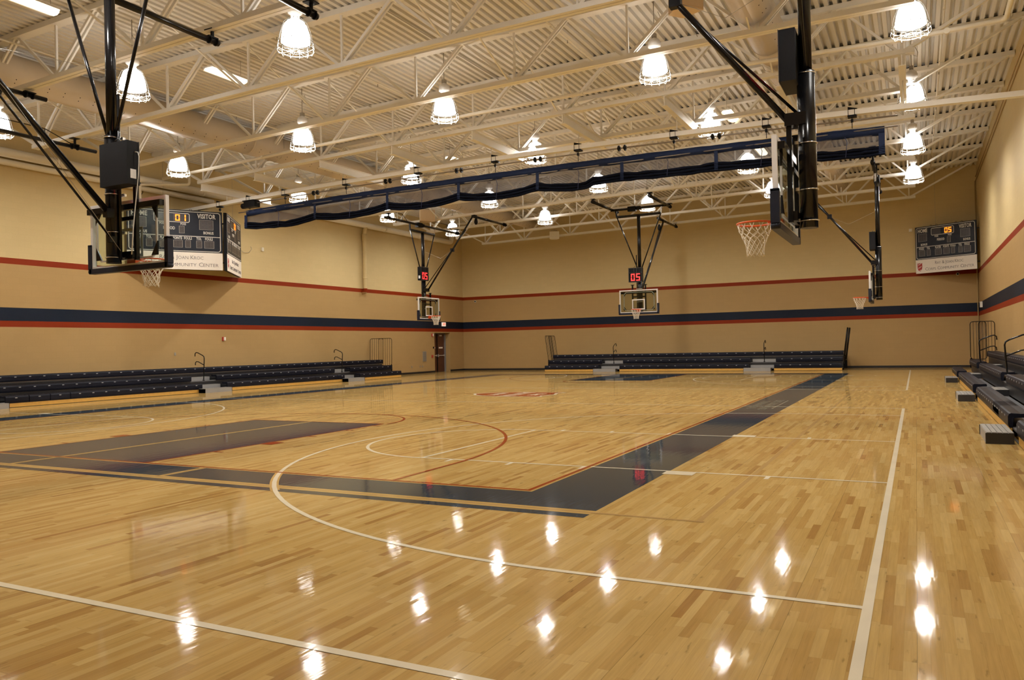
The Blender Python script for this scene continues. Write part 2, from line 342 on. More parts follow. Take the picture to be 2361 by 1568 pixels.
for s, y0, ftd in ((1, YB0, FT), (-1, YB1, 5.8)):
    P = [rect(1.84, 1.88, min(y0, y0+s*ftd), max(y0, y0+s*ftd)), rect(-1.59, -1.55, min(y0, y0+s*ftd), max(y0, y0+s*ftd)), rect(-1.59, 1.88, y0+s*ftd-.025, y0+s*ftd+.025)]
    P += [rect(6.0, 6.05, min(y0, y0+s*1.3), max(y0, y0+s*1.3)), rect(-6.0, -5.95, min(y0, y0+s*1.3), max(y0, y0+s*1.3))]
    P += ring(.03, y0+s*1.3, 6.0, LW, 0 if s > 0 else 180, 180 if s > 0 else 360, 64)
    P += ring(.14, y0+s*ftd, 1.83, LW, 0 if s > 0 else 180, 180 if s > 0 else 360, 40)
    for yy in (1.18, 3.25, 4.25, 5.1):
        for a in (1.9, -1.78): P.append(rect(a, a+.17, y0+s*yy-.025, y0+s*yy+.025))
    for a in (1.9, -1.84): P.append(rect(a, a+.22, y0+s*2.27-.15, y0+s*2.27+.15))
    mark('red_key_and_three_point_lines', P, P_RED, z5+.0002)
    # volleyball lines, tan paint between bare wood edges
    ya = y0-s*.78
    mark('bare_wood_edge', [rect(-BO, BO, ya-.075, ya+.075), rect(3.02, 3.12, min(ya, y0), max(ya, y0)), rect(-.05, .05, min(ya, y0+s*ftd), max(ya, y0+s*ftd))], P_WOOD, z2)
    mark('tan_volleyball_line', [rect(-9.75, 9.75, ya-.024, ya+.024), rect(3.05, 3.09, min(ya, y0), max(ya, y0)), rect(-.02, .02, min(ya, y0+s*ftd), max(ya, y0+s*ftd))], P_TAN, z3)
mark('tan_volleyball_line', [rect(9.68, 9.73, -.78, YB1+.78)], P_TAN, z1)
XB = 11.08
for s in (1, -1):
    for yc in (3.47, 2*YC-3.47):
        bx = s*XB; X = lambda d: bx - s*d
        def rx_(a, b, y0, y1): return rect(min(X(a), X(b)), max(X(a), X(b)), y0, y1)
        P = [rx_(-.03, .025, yc-7.7, yc+7.76)]
        P += [rx_(0, 22.16/2, yc+7.71, yc+7.76), rx_(0, 22.16/2, yc-7.76, yc-7.7)]
        for sg in (1, -1):
            P += [rx_(0, 5.8, yc+sg*1.8-.022, yc+sg*1.8+.022), rx_(0, 1.83, yc+sg*6.02-.025, yc+sg*6.02+.025)]
            yt = yc+sg*1.82
            P.append(rx_(2.0, 2.35, min(yt, yt+sg*.2), max(yt, yt+sg*.2)))
            for dd in (1.18, 3.35, 4.35, 5.25): P.append(rx_(dd, dd+.05, min(yt, yt+sg*.17), max(yt, yt+sg*.17)))
        P += [rx_(5.74, 5.79, yc-1.8, yc+1.8)]
        P += ring(X(1.83), yc, 6.02, LW, 90 if s > 0 else -90, 270 if s > 0 else 90, 64)
        P += ring(X(5.78), yc, 1.82, LW, 90 if s > 0 else -90, 270 if s > 0 else 90, 40)
        mark('white_cross_court_lines', P, P_WHITE, z4 + (0 if s > 0 else .0001))
        if s > 0 and yc < 10:
            mark('bare_wood_edge', ring(X(1.83), yc, 6.02+.037, .026, 215.2, 228.0, 14) + ring(X(1.83), yc, 6.02-.037, .026, 215.0, 227.4, 14), P_WOOD, z3+.0002)
mark('dark_scorer_bars', [rect(8.95, 9.28, y-.035, y+.035) for y in (12.82, 14.27, 15.65)], P_BLUE, z3)
# red emblem at centre court, read from the left bleachers
def shield(sc=1.0):
    top = [(-1.0, 1.28), (-.86, 1.36), (-.6, 1.22), (-.35, 1.3), (0, 1.42), (.35, 1.3), (.6, 1.22), (.86, 1.36), (1.0, 1.28)]
    side = [(.97, .9), (1.0, .4), (.97, -.15), (.82, -.7), (.5, -1.12), (0, -1.4)]
    pts = top + side + [(-x, y) for x, y in reversed(side[:-1])]
    return [(x*sc, y*sc) for x, y in pts]
MC = Matrix.Translation((.2, YC, 0)) @ Matrix.Rotation(-pi/2, 4, 'Z')
def place2(pts, mm): return [tuple((mm @ Vector((x, y, 0)))[:2]) for x, y in pts]
e0 = MB(); e0.poly(place2(shield(1.02), MC), z5+.0004); e0 = e0.build('centre_emblem_outline', P_WHITE, fl)
e1 = MB(); e1.poly(place2(shield(.95), MC), z6); e1 = e1.build('centre_emblem_shield', P_RED, fl)
for body, yy, sz, sx in (('THE', .78, .42, 1.1), ('SALVATION', .1, .62, .56), ('ARMY', -.55, .42, .95)):
    text_mesh('centre_emblem_word', body, sz, P_WHITE, fl, MC @ Matrix.Translation((0, yy, z7)), sx, depth=0.0003, bold=.012)
MT = lambda x, y: Matrix.Translation((x, y, z6)) @ Matrix.Rotation(pi/2, 4, 'Z')
text_mesh('sideline_word', 'RAY & JOAN KROC', .27, P_NUM, fl, MT(8.06, 11.7), .95, depth=.0003)
text_mesh('sideline_word', 'CORPS COMMUNITY CENTER', .27, P_NUM, fl, MT(8.33, 11.8), .80, depth=.0003)
mark('sideline_rule', [rect(8.49, 8.52, 10.6, 13.1)], P_NUM, z4)

# ------------------------------------------------------------------ walls, ceiling, baseboards, door
DY0, DY1, DZ = 32.86, 34.62, 2.40
b = MB(); b.b2(XL-.5, XL, YN, DY0, 0, 9.6); b.b2(XL-.5, XL, DY1, YF, 0, 9.6); b.b2(XL-.5, XL, DY0, DY1, DZ, 9.6)
struct(b.build('wall_left', WALL_Y))
struct(MB().b2(XR, XR+.3, YN, YF, 0, 9.9).build('wall_right', WALL_Y))
struct(MB().b2(XL-.5, XR+.3, YF, YF+.3, 0, 9.9).build('wall_far', WALL_X))
struct(MB().b2(XL-.5, XR+.3, YN-.3, YN, 0, 9.9).build('wall_near', WALL_X))
b = MB(); x = XL-.3; up = 0
pts = []
while x < XR+.2:
    pts += [(x, 0), (x+.10, 0), (x+.113, .095), (x+.188, .095)]; x += .2032
vs = []; fs = []
for i, (px, pz) in enumerate(pts): vs += [(px, YN-.1, deck(px)+pz), (px, YF+.1, deck(px)+pz)]
for i in range(len(pts)-1): fs.append((2*i, 2*i+2, 2*i+3, 2*i+1))
b.add(vs, fs)
vs2 = [(XL-.5, YN-.3, 9.75), (XR+.4, YN-.3, 10.1), (XR+.4, YF+.3, 10.1), (XL-.5, YF+.3, 9.75)]; b.add(vs2, [(0, 1, 2, 3)])
struct(b.build('ceiling', DECKM))
for nm, a in (('left', (XL, XL+.02, 26.4, DY0)), ('left', (XL, XL+.02, DY1, YF)), ('far', (XL, XR, YF-.02, YF)), ('right', (XR-.02, XR, YN, YF))):
    struct(MB().b2(*a, 0, .11).build('baseboard_'+nm, BASEB))
# recessed double door in the left wall
dr = empty('door_1', (XL-.42, (DY0+DY1)/2, 0)); struct(dr)
hy = (DY1-DY0)/2
MB().b2(-.04, .04, -hy, hy, DZ-.06, DZ).build('door_frame', FRAMEM, dr)
MB().b2(-.05, .12, hy-.06, hy, 0, DZ-.06).build('door_frame', FRAMEM, dr); MB().b2(-.05, .12, -hy, -hy+.06, 0, DZ-.06).build('door_frame', FRAMEM, dr)
MB().b2(-.03, .05, -.045, .045, 0, DZ-.06).build('mullion', BLACKM, dr)
for s in (-1, 1):
    y0, y1 = (s*.05, s*(hy-.065)); y0, y1 = min(y0, y1), max(y0, y1)
    lf = MB().b2(-.03, .02, y0, y1, .01, DZ-.07).build('door_leaf', DOORM, dr)
    pb = MB(); pb.b2(.05, .09, y0+.05, y1-.05, .98, 1.03); pb.b2(.02, .08, y0+.02, y0+.07, .92, 1.09); pb.b2(.02, .08, y1-.07, y1-.02, .95, 1.06); pb.build('push_bar', ALU, lf)
    pl = MB(); pl.b2(.021, .024, (y0+y1)/2-.22, (y0+y1)/2+.22, 1.44, 1.53); pl.build('door_notice', SIGNM, lf)
    MB().b2(.02, .07, (y0+y1)/2-.2, (y0+y1)/2+.08, DZ-.2, DZ-.12).build('door_closer', ALU, lf)

# ------------------------------------------------------------------ roof trusses
BN = [-11.9, -9.25, -6.3, -3.35, -.4, 2.56, 5.52, 8.45, 11.2]
order = ['nearest the far wall', 'second from the far wall', 'third from the far wall', 'fourth from the far wall', 'fifth from the far wall', 'sixth from the far wall', 'seventh from the far wall', 'eighth from the far wall', 'ninth from the far wall', 'tenth from the far wall', 'eleventh from the far wall', 'twelfth from the far wall']
for k, ty in enumerate(TR_Y):
    t = empty('roof_truss', (0, ty, 0)); tag(t, 'cream open-web steel roof truss, ' + order[len(TR_Y)-1-k], 'roof truss', 'open-web trusses under the gym roof')
    Z = lambda x: zt(x, ty)
    for s in (-1, 1):
        c = MB(); xs = [-12.1+i*(11.47+12.1)/12 for i in range(13)]
        for i in range(12): c.bar((xs[i], s*.058, Z(xs[i])-.055), (xs[i+1]+.004, s*.058, Z(xs[i+1])-.055), .1, .11)
        c.build('bottom_chord', STEEL, t)
    tc = MB(); tc.bar((XL+.02, 0, deck(XL)-.067), (XR-.02, 0, deck(XR)-.067), .24, .13); tc.build('top_chord', STEEL, t)
    MB().bar((XL+.02, .06, deck(XL)+.04), (XR-.02, .06, deck(XR)+.04), .03, .076).build('flute_shade_strip', FLUTESHADE, t)  # added dark strip, its colour stands in for shade in the deck flutes
    for i, xb in enumerate(BN):
        MB().bar((xb, 0, Z(xb)-.06), (xb, 0, deck(xb)-.1), .05, .05, (0, 1, 0)).build('vertical_strut', STEEL, t)
        if i < len(BN)-1:
            xm = (xb+BN[i+1])/2; zm = deck(xm)-.1
            d1 = MB()
            for s in (-1, 1): d1.bar((xb+.05, s*.05, Z(xb)-.03), (xm-.03, s*.05, zm), .045, .07)
            d1.build('diagonal_strut', STEEL, t)
            xn = BN[i+1]
            MB().bar((xm+.03, 0, zm), (xn-.06, 0, Z(xn)-.03), .06, .06).build('diagonal_strut', STEEL, t)
            MB().bar((xm, 0, zm), (xm, 0, zm-.02), .18, .1).build('gusset_plate', STEEL, t)
    MB().bar((BN[0]-.05, 0, Z(BN[0])-.03), (XL+.15, 0, deck(XL)-.1), .12, .07).build('end_diagonal', STEEL, t)
    MB().bar((BN[-1]+.05, 0, Z(BN[-1])-.03), (XR-.15, 0, deck(XR)-.1), .12, .07).build('end_diagonal', STEEL, t)
# bridging between trusses
for xi, (x, wh) in enumerate(((-9.25, 'above the left lamps'), (-3.35, 'left of the roof middle'), (2.56, 'just right of the roof middle'), (8.45, 'beside the right duct'))):
    t = empty('roof_bridging', (x, 0, 0)); tag(t, 'thin cream cross bracing line running along the roof ' + wh, 'roof bracing', 'cross bracing lines between the trusses')
    for k in range(len(TR_Y)-1):
        a, c = TR_Y[k], TR_Y[k+1]; m_ = MB()
        m_.bar((-.1, a+.12, zt(x, a)-.02), (-.1, c-.12, deck(x)-.16), .035, .035); m_.build('cross_brace', STEEL, t)
        m_ = MB(); m_.bar((-.14, a+.12, deck(x)-.16), (-.14, c-.12, zt(x, c)-.02), .035, .035); m_.build('cross_brace', STEEL, t)
# beams hung between two trusses above the divider
jn, jf = 13.32, 16.375
wh = ['first from the left wall', 'second from the left wall', 'third from the left wall', 'fourth from the left wall', 'fifth from the left wall', 'fourth from the right wall', 'third from the right wall', 'second from the right wall', 'nearest the right wall']
for i, x in enumerate(BN):
    bm = MB(); zz = zt(x, 14.8)-.115
    bm.b2(-.075, .075, jn-.1, jf+.35, zz-.012, zz); bm.b2(-.075, .075, jn-.1, jf+.35, zz-.27, zz-.258); bm.b2(-.012, .012, jn-.1, jf+.35, zz-.258, zz-.012)
    o = bm.build('support_beam', STEEL, None, (x, 0, 0)); tag(o, 'short cream beam under the trusses over half court, ' + wh[i], 'beam', 'short beams carrying the divider')
def cb(x): return 7.12 + .25*(1-(x/13.5)**2)
cbm = MB(); xs = [XL+.02+i*(XR-XL-.04)/16 for i in range(17)]
for i in range(16):
    for s in (-1, 1): cbm.bar((xs[i], YC+s*.05, cb(xs[i])), (xs[i+1]+.004, YC+s*.05, cb(xs[i+1])), .09, .13)
o = cbm.build('divider_beam', STEEL); tag(o, 'long cream beam spanning wall to wall above the gym divider', 'beam')
for i, x in enumerate(BN):
    hg = MB(); zz = zt(x, 14.8)-.385
    hg.tube((x, YC, cb(x)+.065), (x, YC, zz), .016, 6); o = hg.build('beam_hanger', STEEL); tag(o, 'thin cream hanger rod above the divider beam, ' + wh[i], 'hanger rod', 'hanger rods of the divider beam')

# ------------------------------------------------------------------ gym divider (rolled up)
dv = empty('gym_divider', (0, YC, 0)); tag(dv, 'navy roll-up gym divider bunched up below its cream beam', 'divider')
X0, X1 = -10.95, 10.77
ct = lambda x: 6.79 + .15*(1-(x/10.9)**2)          # top edge
PAN = [-10.95, -7.55, -4.4, -1.6, 1.2, 3.9, 6.6, 9.0, 10.77]
nseg = 110; tb = MB(); tb.smooth = True; fb = []
for nm, (za, zb_) in {'band': (0, -.21)}.items():
    g = []
    for i in range(nseg+1):
        x = X0+(X1-X0)*i/nseg; yy = .02*sin(x*5)+.012*sin(x*13)
        g.append(((x, yy-.015, ct(x)+za), (x, yy+.012*sin(x*9), ct(x)+zb_-.02*sin(x*3.1)**2), (x, yy+.02, ct(x)+zb_), (x, yy+.02, ct(x)+za)))
    vs = [p for q in g for p in q]; fs = []
    for i in range(nseg):
        for k in range(4): fs.append((4*i+k, 4*i+(k+1) % 4, 4*(i+1)+(k+1) % 4, 4*(i+1)+k))
    tb.add(vs, fs)
tb.build('top_band', NAVYCLOTH, dv)
def sag(x):
    for a, c in zip(PAN, PAN[1:]):
        if a <= x <= c+1e-6: return 4*(x-a)*(c-x)/(c-a)**2
    return 0
low = lambda x: ct(x)-.49-.15*sag(x)*(1 if x < 3 else .3)+.05*(x < -9)
for a, c in zip(PAN, PAN[1:]):
    p = MB(); p.smooth = True; vs = []; n = 14
    for i in range(n+1):
        x = a+(c-a)*i/n; vs += [(x, .03*sin(i*1.1), ct(x)-.2), (x, .05+.03*sin(i*.8), (ct(x)-.2+low(x))/2), (x, .0, low(x)+.03)]
    fs = [(3*i+k, 3*i+k+1, 3*i+4+k, 3*i+3+k) for i in range(n) for k in (0, 1)]
    p.add(vs, fs); p.build('mesh_panel', MESHCLOTH, dv)
    f_ = MB(); f_.smooth = True
    for r_i in range(5):
        pts = []
        for i in range(13):
            x = a+(c-a)*i/12; pts.append((x, .05*((r_i % 2)*2-1)*.6, low(x)-.018-.046*r_i*(1-.12*sag(x))+.009*sin(x*7+r_i*2)+.006*sin(x*17+r_i)))
        f_.path(pts, .041, 7)
    f_.build('folded_roll', DARKROLL, dv)
for i, a in enumerate(PAN):
    st = MB(); w_ = .10 if 0 < i < len(PAN)-1 else .14
    xx = a + (.07 if i == 0 else (-.07 if i == len(PAN)-1 else 0))
    st.b2(xx-w_/2, xx+w_/2, -.06, -.05, low(xx)-.02, ct(xx)-.18)
    for r_i in range(5): st.b2(xx-w_/2, xx+w_/2, -.075, -.065, low(xx)-.03-.042*r_i, low(xx)-.005-.042*r_i)
    st.build('vertical_strap', NAVYCLOTH, dv)
for a, c in zip(PAN, PAN[1:]):
    xm = (a+c)/2; MB().path([(xm-.03, -.06, ct(xm)-.2), (xm+.02, -.07, (ct(xm)+low(xm))/2-.05), (xm-.02, -.08, low(xm)-.18)], .009, 6).build('lift_cord', CORD, dv)
cb_pipe = MB(); pp = [(X0+.5+i*(X1-X0-.2)/20, 0, cb(X0+.5+i*(X1-X0-.2)/20)-.19) for i in range(21)]
cb_pipe.path(pp, .022, 8); dp = empty('drive_shaft', (0, YC, 0)); tag(dp, 'slim grey steel drive shaft with black spools over the divider', 'drive shaft')
cb_pipe.build('shaft', mat('dull steel', (.22, .19, .16), .4, .5), dp)
for a in PAN[1:-1]:
    m_ = MB(); z_ = cb(a)-.19
    for s in (-.09, .09): m_.tube((a+s-.02, 0, z_), (a+s+.02, 0, z_), .085, 12); m_.tube((a+s-.045, 0, z_), (a+s+.045, 0, z_), .045, 10)
    m_.build('cable_spool', BLACKM, dp)
mo = MB(); mo.b2(-10.9, -10.35, -.14, .14, cb(-10.6)-.33, cb(-10.6)-.1); mo.tube((-11.1, 0, cb(-10.6)-.24), (-10.9, 0, cb(-10.6)-.24), .1, 12); mo.b2(-10.95, -10.4, -.16, .16, cb(-10.6)-.1, cb(-10.6)-.07)
mo.b2(-10.85, -10.75, -.05, .05, cb(-10.6)-.1, cb(-10.6)+.12); mo.build('motor', BLACKM, dp)
hangx = [-12.3, -10.75, -9.0, -6.2, -3.2, -.3, 2.5, 5.4, 7.9, 10.0]
for i, x in enumerate(hangx):
    m_ = MB(); z_ = cb(x)
    m_.add([(x-.06, -.1, z_+.07), (x-.06, -.1, z_+.14), (x+.16, -.1, z_+.08), (x-.06, .1, z_+.07), (x-.06, .1, z_+.14), (x+.16, .1, z_+.08)], [(0, 1, 2), (3, 5, 4), (0, 3, 4, 1), (1, 4, 5, 2), (0, 2, 5, 3)])
    m_.b2(x-.07, x+.14, -.1, .1, z_-.115, z_-.07); m_.tube((x-.05, -.11, z_-.1), (x-.05, -.11, z_+.1), .006, 5); m_.tube((x+.1, -.11, z_-.1), (x+.1, -.11, z_+.08), .006, 5)
    m_.tube((x+.03, 0, z_-.1), (x+.03, 0, ct(x)+.02), .010, 6); m_.b2(x, x+.06, -.03, .03, z_-.24, z_-.16)
    m_.build('beam_clamp', BLACKM, dp)
cd = MB(); cd.tube((X0-.35, 0, ct(X0)-.04), (X1+.3, 0, ct(X1)-.04), .018, 6); cd.build('top_batten', mat('dull steel', (.2, .2, .2)), dv)

# ------------------------------------------------------------------ lamps
COLX = [(-10.2, 'far left'), (-4.85, 'left middle'), (.15, 'centre'), (6.0, 'right middle'), (11.4, 'far right')]
ROWY = [-.7, 5.05, 10.8, 16.5, 22.4, 28.1]
def make_lamp():
    t = empty('high_bay_lamp'); tag(t, 'x', 'ceiling lamp', 'caged high-bay lamps under the trusses')
    r_ = MB(); r_.tube((0, 0, .78), (0, 0, 1.78), .011, 6); r_.path([(0, 0, 1.3), (.08, 0, 1.18), (.16, 0, 1.15), (.17, 0, 1.25), (.1, 0, 1.42)], .007, 5); r_.build('hanger_rod', PLATE, t)
    MB().box((0, 0, .86), (.1, .1, .1)).build('junction_box', PLATE, t)
    h_ = MB(); h_.lathe([(.03, .82), (.12, .76), (.15, .7), (.15, .6), (.09, .56), (.09, .5)], 16); h_.build('ballast_housing', WFRAME, t)
    be = MB(); be.lathe([(.07, .46), (.13, .45), (.185, .41), (.232, .33), (.265, .22), (.286, .1), (.295, 0.0), (.287, 0.0), (.255, .2), (.2, .36), (.07, .44)], 28); be.build('bell', BELL, t)
    cg = MB()
    for k in range(12):
        a = 2*pi*k/12; cg.path([(rr_*cos(a), rr_*sin(a), z_) for rr_, z_ in ((.13, .49), (.235, .40), (.305, .22), (.35, .02), (.378, -.15), (.34, -.22), (.18, -.2), (.04, -.185))], .0055, 4)
    for rr_, z_ in ((.352, .0), (.366, -.07), (.374, -.16), (.26, -.21), (.13, -.195)): cg.path([(rr_*cos(2*pi*k/24), rr_*sin(2*pi*k/24), z_) for k in range(24)], .0055, 4, True)
    cg.build('wire_guard', WGUARD, t)
    l = bpy.data.lights.new('bulb_light', 'POINT'); l.energy = LAMP_W; l.color = LAMP_C; l.shadow_soft_size = .12
    lo = bpy.data.objects.new('bulb_light', l); S.collection.objects.link(lo); lo.parent = t; lo.location = (0, 0, .13)
    return t
lamp0 = make_lamp()
rowname = ['first row from the far wall', 'second row from the far wall', 'third row from the far wall', 'fourth row from the far wall', 'fifth row from the far wall', 'sixth row from the far wall']
first = True
for ri, y0_ in enumerate(ROWY):
    for ci, (x, cn) in enumerate(COLX):
        z = 7.9 if x > 3 else 7.9-.0245*(3-x)
        if cn == 'far left': x, y, z = -10.9, -7.34+(y0_+7.34)*1.032, 7.76
        else: y = y0_
        if cn == 'centre' and ri == 5: x, y, z = 0.0, 29.35, 8.08
        lab = 'caged white high-bay lamp, %s column, %s' % (cn, rowname[5-ri])
        if first: lamp0.location = (x, y, z); lamp0['label'] = lab; first = False
        else: dup(lamp0, (x, y, z), None, lab)
# fluorescent strips
def make_strip():
    t = empty('fluorescent_light'); tag(t, 'x', 'ceiling light', 'small fluorescent fixtures between the lamps')
    h_ = MB(); h_.b2(-.17, .17, -.62, .62, .06, .1); h_.add([(-.17, -.62, .06), (-.17, -.62, .0), (-.1, -.62, .06), (-.17, .62, .06), (-.17, .62, .0), (-.1, .62, .06)], [(0, 1, 2), (3, 5, 4), (0, 3, 4, 1), (1, 4, 5, 2)]); h_.build('housing', WFRAME, t)
    l_ = MB(); l_.smooth = True; prof = [(-.15, .06), (-.13, .0), (-.06, -.03), (.06, -.03), (.13, 0), (.15, .06)]
    l_.add([(px, y, pz) for y in (-.6, .6) for px, pz in prof], [(i, i+1, 7+i, 6+i) for i in range(5)] + [(5, 4, 3, 2, 1, 0), (6, 7, 8, 9, 10, 11)]); l_.build('lens', FLUO, t)
    MB().tube((0, -.5, .1), (0, -.5, .78), .006, 5).build('hanger_wire', PLATE, t); MB().tube((0, .5, .1), (0, .5, .78), .006, 5).build('hanger_wire', PLATE, t)
    return t
st0 = make_strip(); fx = [(-4.85, 2.6, 8.8, 'at the upper left, nearest the camera'), (-4.75, 7.8, 8.8, 'left of centre, behind the near truss'), (-4.55, 19.2, 8.8, 'beyond the divider on the left'), (6.1, 18.9, 8.85, 'in front of the divider on the right'), (6.15, 24.4, 8.85, 'seen through the divider mesh on the right')]
for i, (x, y, z, wh_) in enumerate(fx):
    lab = 'short lit fluorescent fixture ' + wh_
    if i == 0: st0.location = (x, y, z); st0['label'] = lab
    else: dup(st0, (x, y, z), None, lab)

# ------------------------------------------------------------------ ducts, pipes
def duct(name, x, zc, segs, lab, side):
    t = empty(name, (x, 0, zc)); tag(t, lab, 'air duct')
    for y0, y1, r in segs:
        m_ = MB(); m_.tube((0, y0, 0), (0, y1, 0), r, 28)
        m_.cur = 1; y = y0+.3
        while y < y1-.1:
            for a in (-52, -38) if side > 0 else (218, 232):
                aa = R(a); n_ = Vector((cos(aa), 0, sin(aa))); m_.tube(Vector((0, y, 0))+n_*(r-.001), Vector((0, y, 0))+n_*(r+.003), .014, 6)
            y += .42
        m_.build('duct_section', [DUCTM, BLACKM], t)
        f_ = MB(); f_.tube((0, y1-.05, 0), (0, y1, 0), r+.012, 28); f_.build('flange_ring', DUCTM, t)
    for y in (1.5, 7.5, 13.7, 19.9, 26): MB().path([(-.44, y, .45), (-.45, y, 0), (-.3, y, -.34), (0, y, -.46), (.3, y, -.34), (.45, y, 0), (.44, y, .45)], .008, 5).build('hanger_strap', PLATE, t)
duct('left_air_duct', -8.75, 8.66, [(YN+.1, 12.4, .44), (12.4, 22, .44), (22, 28.2, .42), (28.2, 32, .35), (32, 35, .28)], 'big perforated round duct running along the left side under the roof', 1)
duct('right_air_duct', 8.35, 8.78, [(YN+.1, 12.4, .43), (12.4, 15.2, .40), (15.2, 24, .38), (24, 32.6, .36)], 'big perforated round duct running along the right side under the roof', 1)
def pipe(name, paths, lab, cat='pipe', rings=(), m=PIPEM):
    t = empty(name); tag(t, lab, cat)
    for pts, r in paths: b_ = MB(); b_.path(pts, r, 12); b_.build('pipe_run', m, t)
    for p, q, r in rings: MB().tube(p, q, r, 12).build('coupling', m, t)
    return t
def elbow(a, c, b_, r, n=5):
    a, c, b_ = Vector(a), Vector(c), Vector(b_); p = c+(a-c).normalized()*r; q = c+(b_-c).normalized()*r
    return [p.lerp(c, t).lerp(c.lerp(q, t), t) for t in [i/n for i in range(n+1)]]
P1 = [(-14.25, YN+.1, 8.0)] + elbow((-14.25, 0, 8.0), (-14.25, 34.6, 8.0), (-14.25, 34.6, 9), .3) + [(-14.25, 34.6, 8.9)]
pipe('roof_drain_main', [(P1, .15)], 'fat cream horizontal pipe high on the left wall', rings=[((-14.25, y, 8.0), (-14.25, y+.1, 8.0), .165) for y in (3, 9.2, 15.3, 21.4, 27.6, 31)])
pipe('lower_wall_pipe', [([(-14.38, YN+.1, 7.72), (-14.38, 13.5, 7.72), (-14.38, 16.0, 7.72)], .1)], 'slimmer cream pipe under the fat pipe on the left wall')
pipe('roof_drain_downpipe', [([(-14.25, 26.0, 7.95)] + elbow((-14.25, 26, 7.9), (-14.36, 26, 7.6), (-14.36, 26, 7), .1) + [(-14.36, 26.0, 4.75)] + elbow((-14.36, 26, 5), (-14.36, 26, 4.5), (-14.6, 26, 4.5), .12) + [(-14.6, 26, 4.5)], .11)],
     'vertical cream drainpipe bending into the left wall at the red stripe', m=WALL_Y, rings=[((-14.36, 26, z), (-14.36, 26, z+.35 if z > 7 else z+.06), .14 if z > 7 else .125) for z in (7.2, 6.6, 5.2)])
smy = 12.3
pipe('sprinkler_main', [([(-12.8, smy, 7.83), (-6, smy, 8.05), (0, smy, 8.18), (6, smy, 8.26), (11.4, smy, 8.15)] + elbow((11.4, smy, 8.15), (13.2, smy, 8.2), (13.2, smy-3, 8.25), .15) + [(13.2, 4, 8.3)], .052)], 'cream sprinkler main crossing the room under the roof',
     rings=[((x, smy, z), (x+.09, smy, z), .065) for x, z in ((-8, 7.99), (-2.5, 8.13), (3.5, 8.22), (7.6, 8.23))] + [((12.1, smy-.05, 8.16), (12.1, smy+.05, 8.16), .066)])
for i, (x, z) in enumerate(((-7.75, 9.02), (-2.2, 9.1), (3.7, 9.2), (12.12, 9.3))):
    r_ = MB()
    t = pipe('sprinkler_branch', [([(x, YN+.1, z), (x, 20, z), (x, 35.8, z)], .026)], 'thin cream sprinkler branch pipe running towards the far wall, ' + ['nearest the left wall', 'second from the left', 'third from the left', 'nearest the right wall'][i],
         rings=[((x, y, z), (x, y+.07, z), .036) for y in range(-6, 35, 4)])
    t['group'] = 'sprinkler branch pipes under the roof'
    for y in range(-5, 35, 4): h_ = MB(); h_.tube((x, y, z), (x, y, z-.08), .012, 6); h_.lathe([(.0, -.08), (.022, -.085), (.0, -.1)], 8, (x, y, z)); h_.build('sprinkler_head', PLATE, t)
for x, nm in ((-4.1, 'left of centre'), (.55, 'at the roof middle'), (6.45, 'over the right lamps'), (11.85, 'over the far right lamps')):
    c_ = MB(); c_.path([(x, YN+.1, deck(x)-.06), (x, 36.2, deck(x)-.06)], .011, 6); o = c_.build('electrical_conduit', PLATE)
    tag(o, 'thin grey conduit clipped under the deck ' + nm, 'conduit', 'thin conduits under the deck')
def small_pipe():
    pipe('offset_pipe', [([(-13.3, 13.9, 8.3)] + elbow((-13.3, 13.9, 8.3), (-13.3, 13.9, 7.95), (-14.1, 12.4, 7.85), .1) + elbow((-13.3, 13.9, 7.9), (-14.17, 12.4, 7.8), (-14.17, 12.4, 7), .1) + [(-14.17, 12.4, 7.15)], .05)], 'small cream pipe with two bends beside the left scoreboard')
small_pipe()

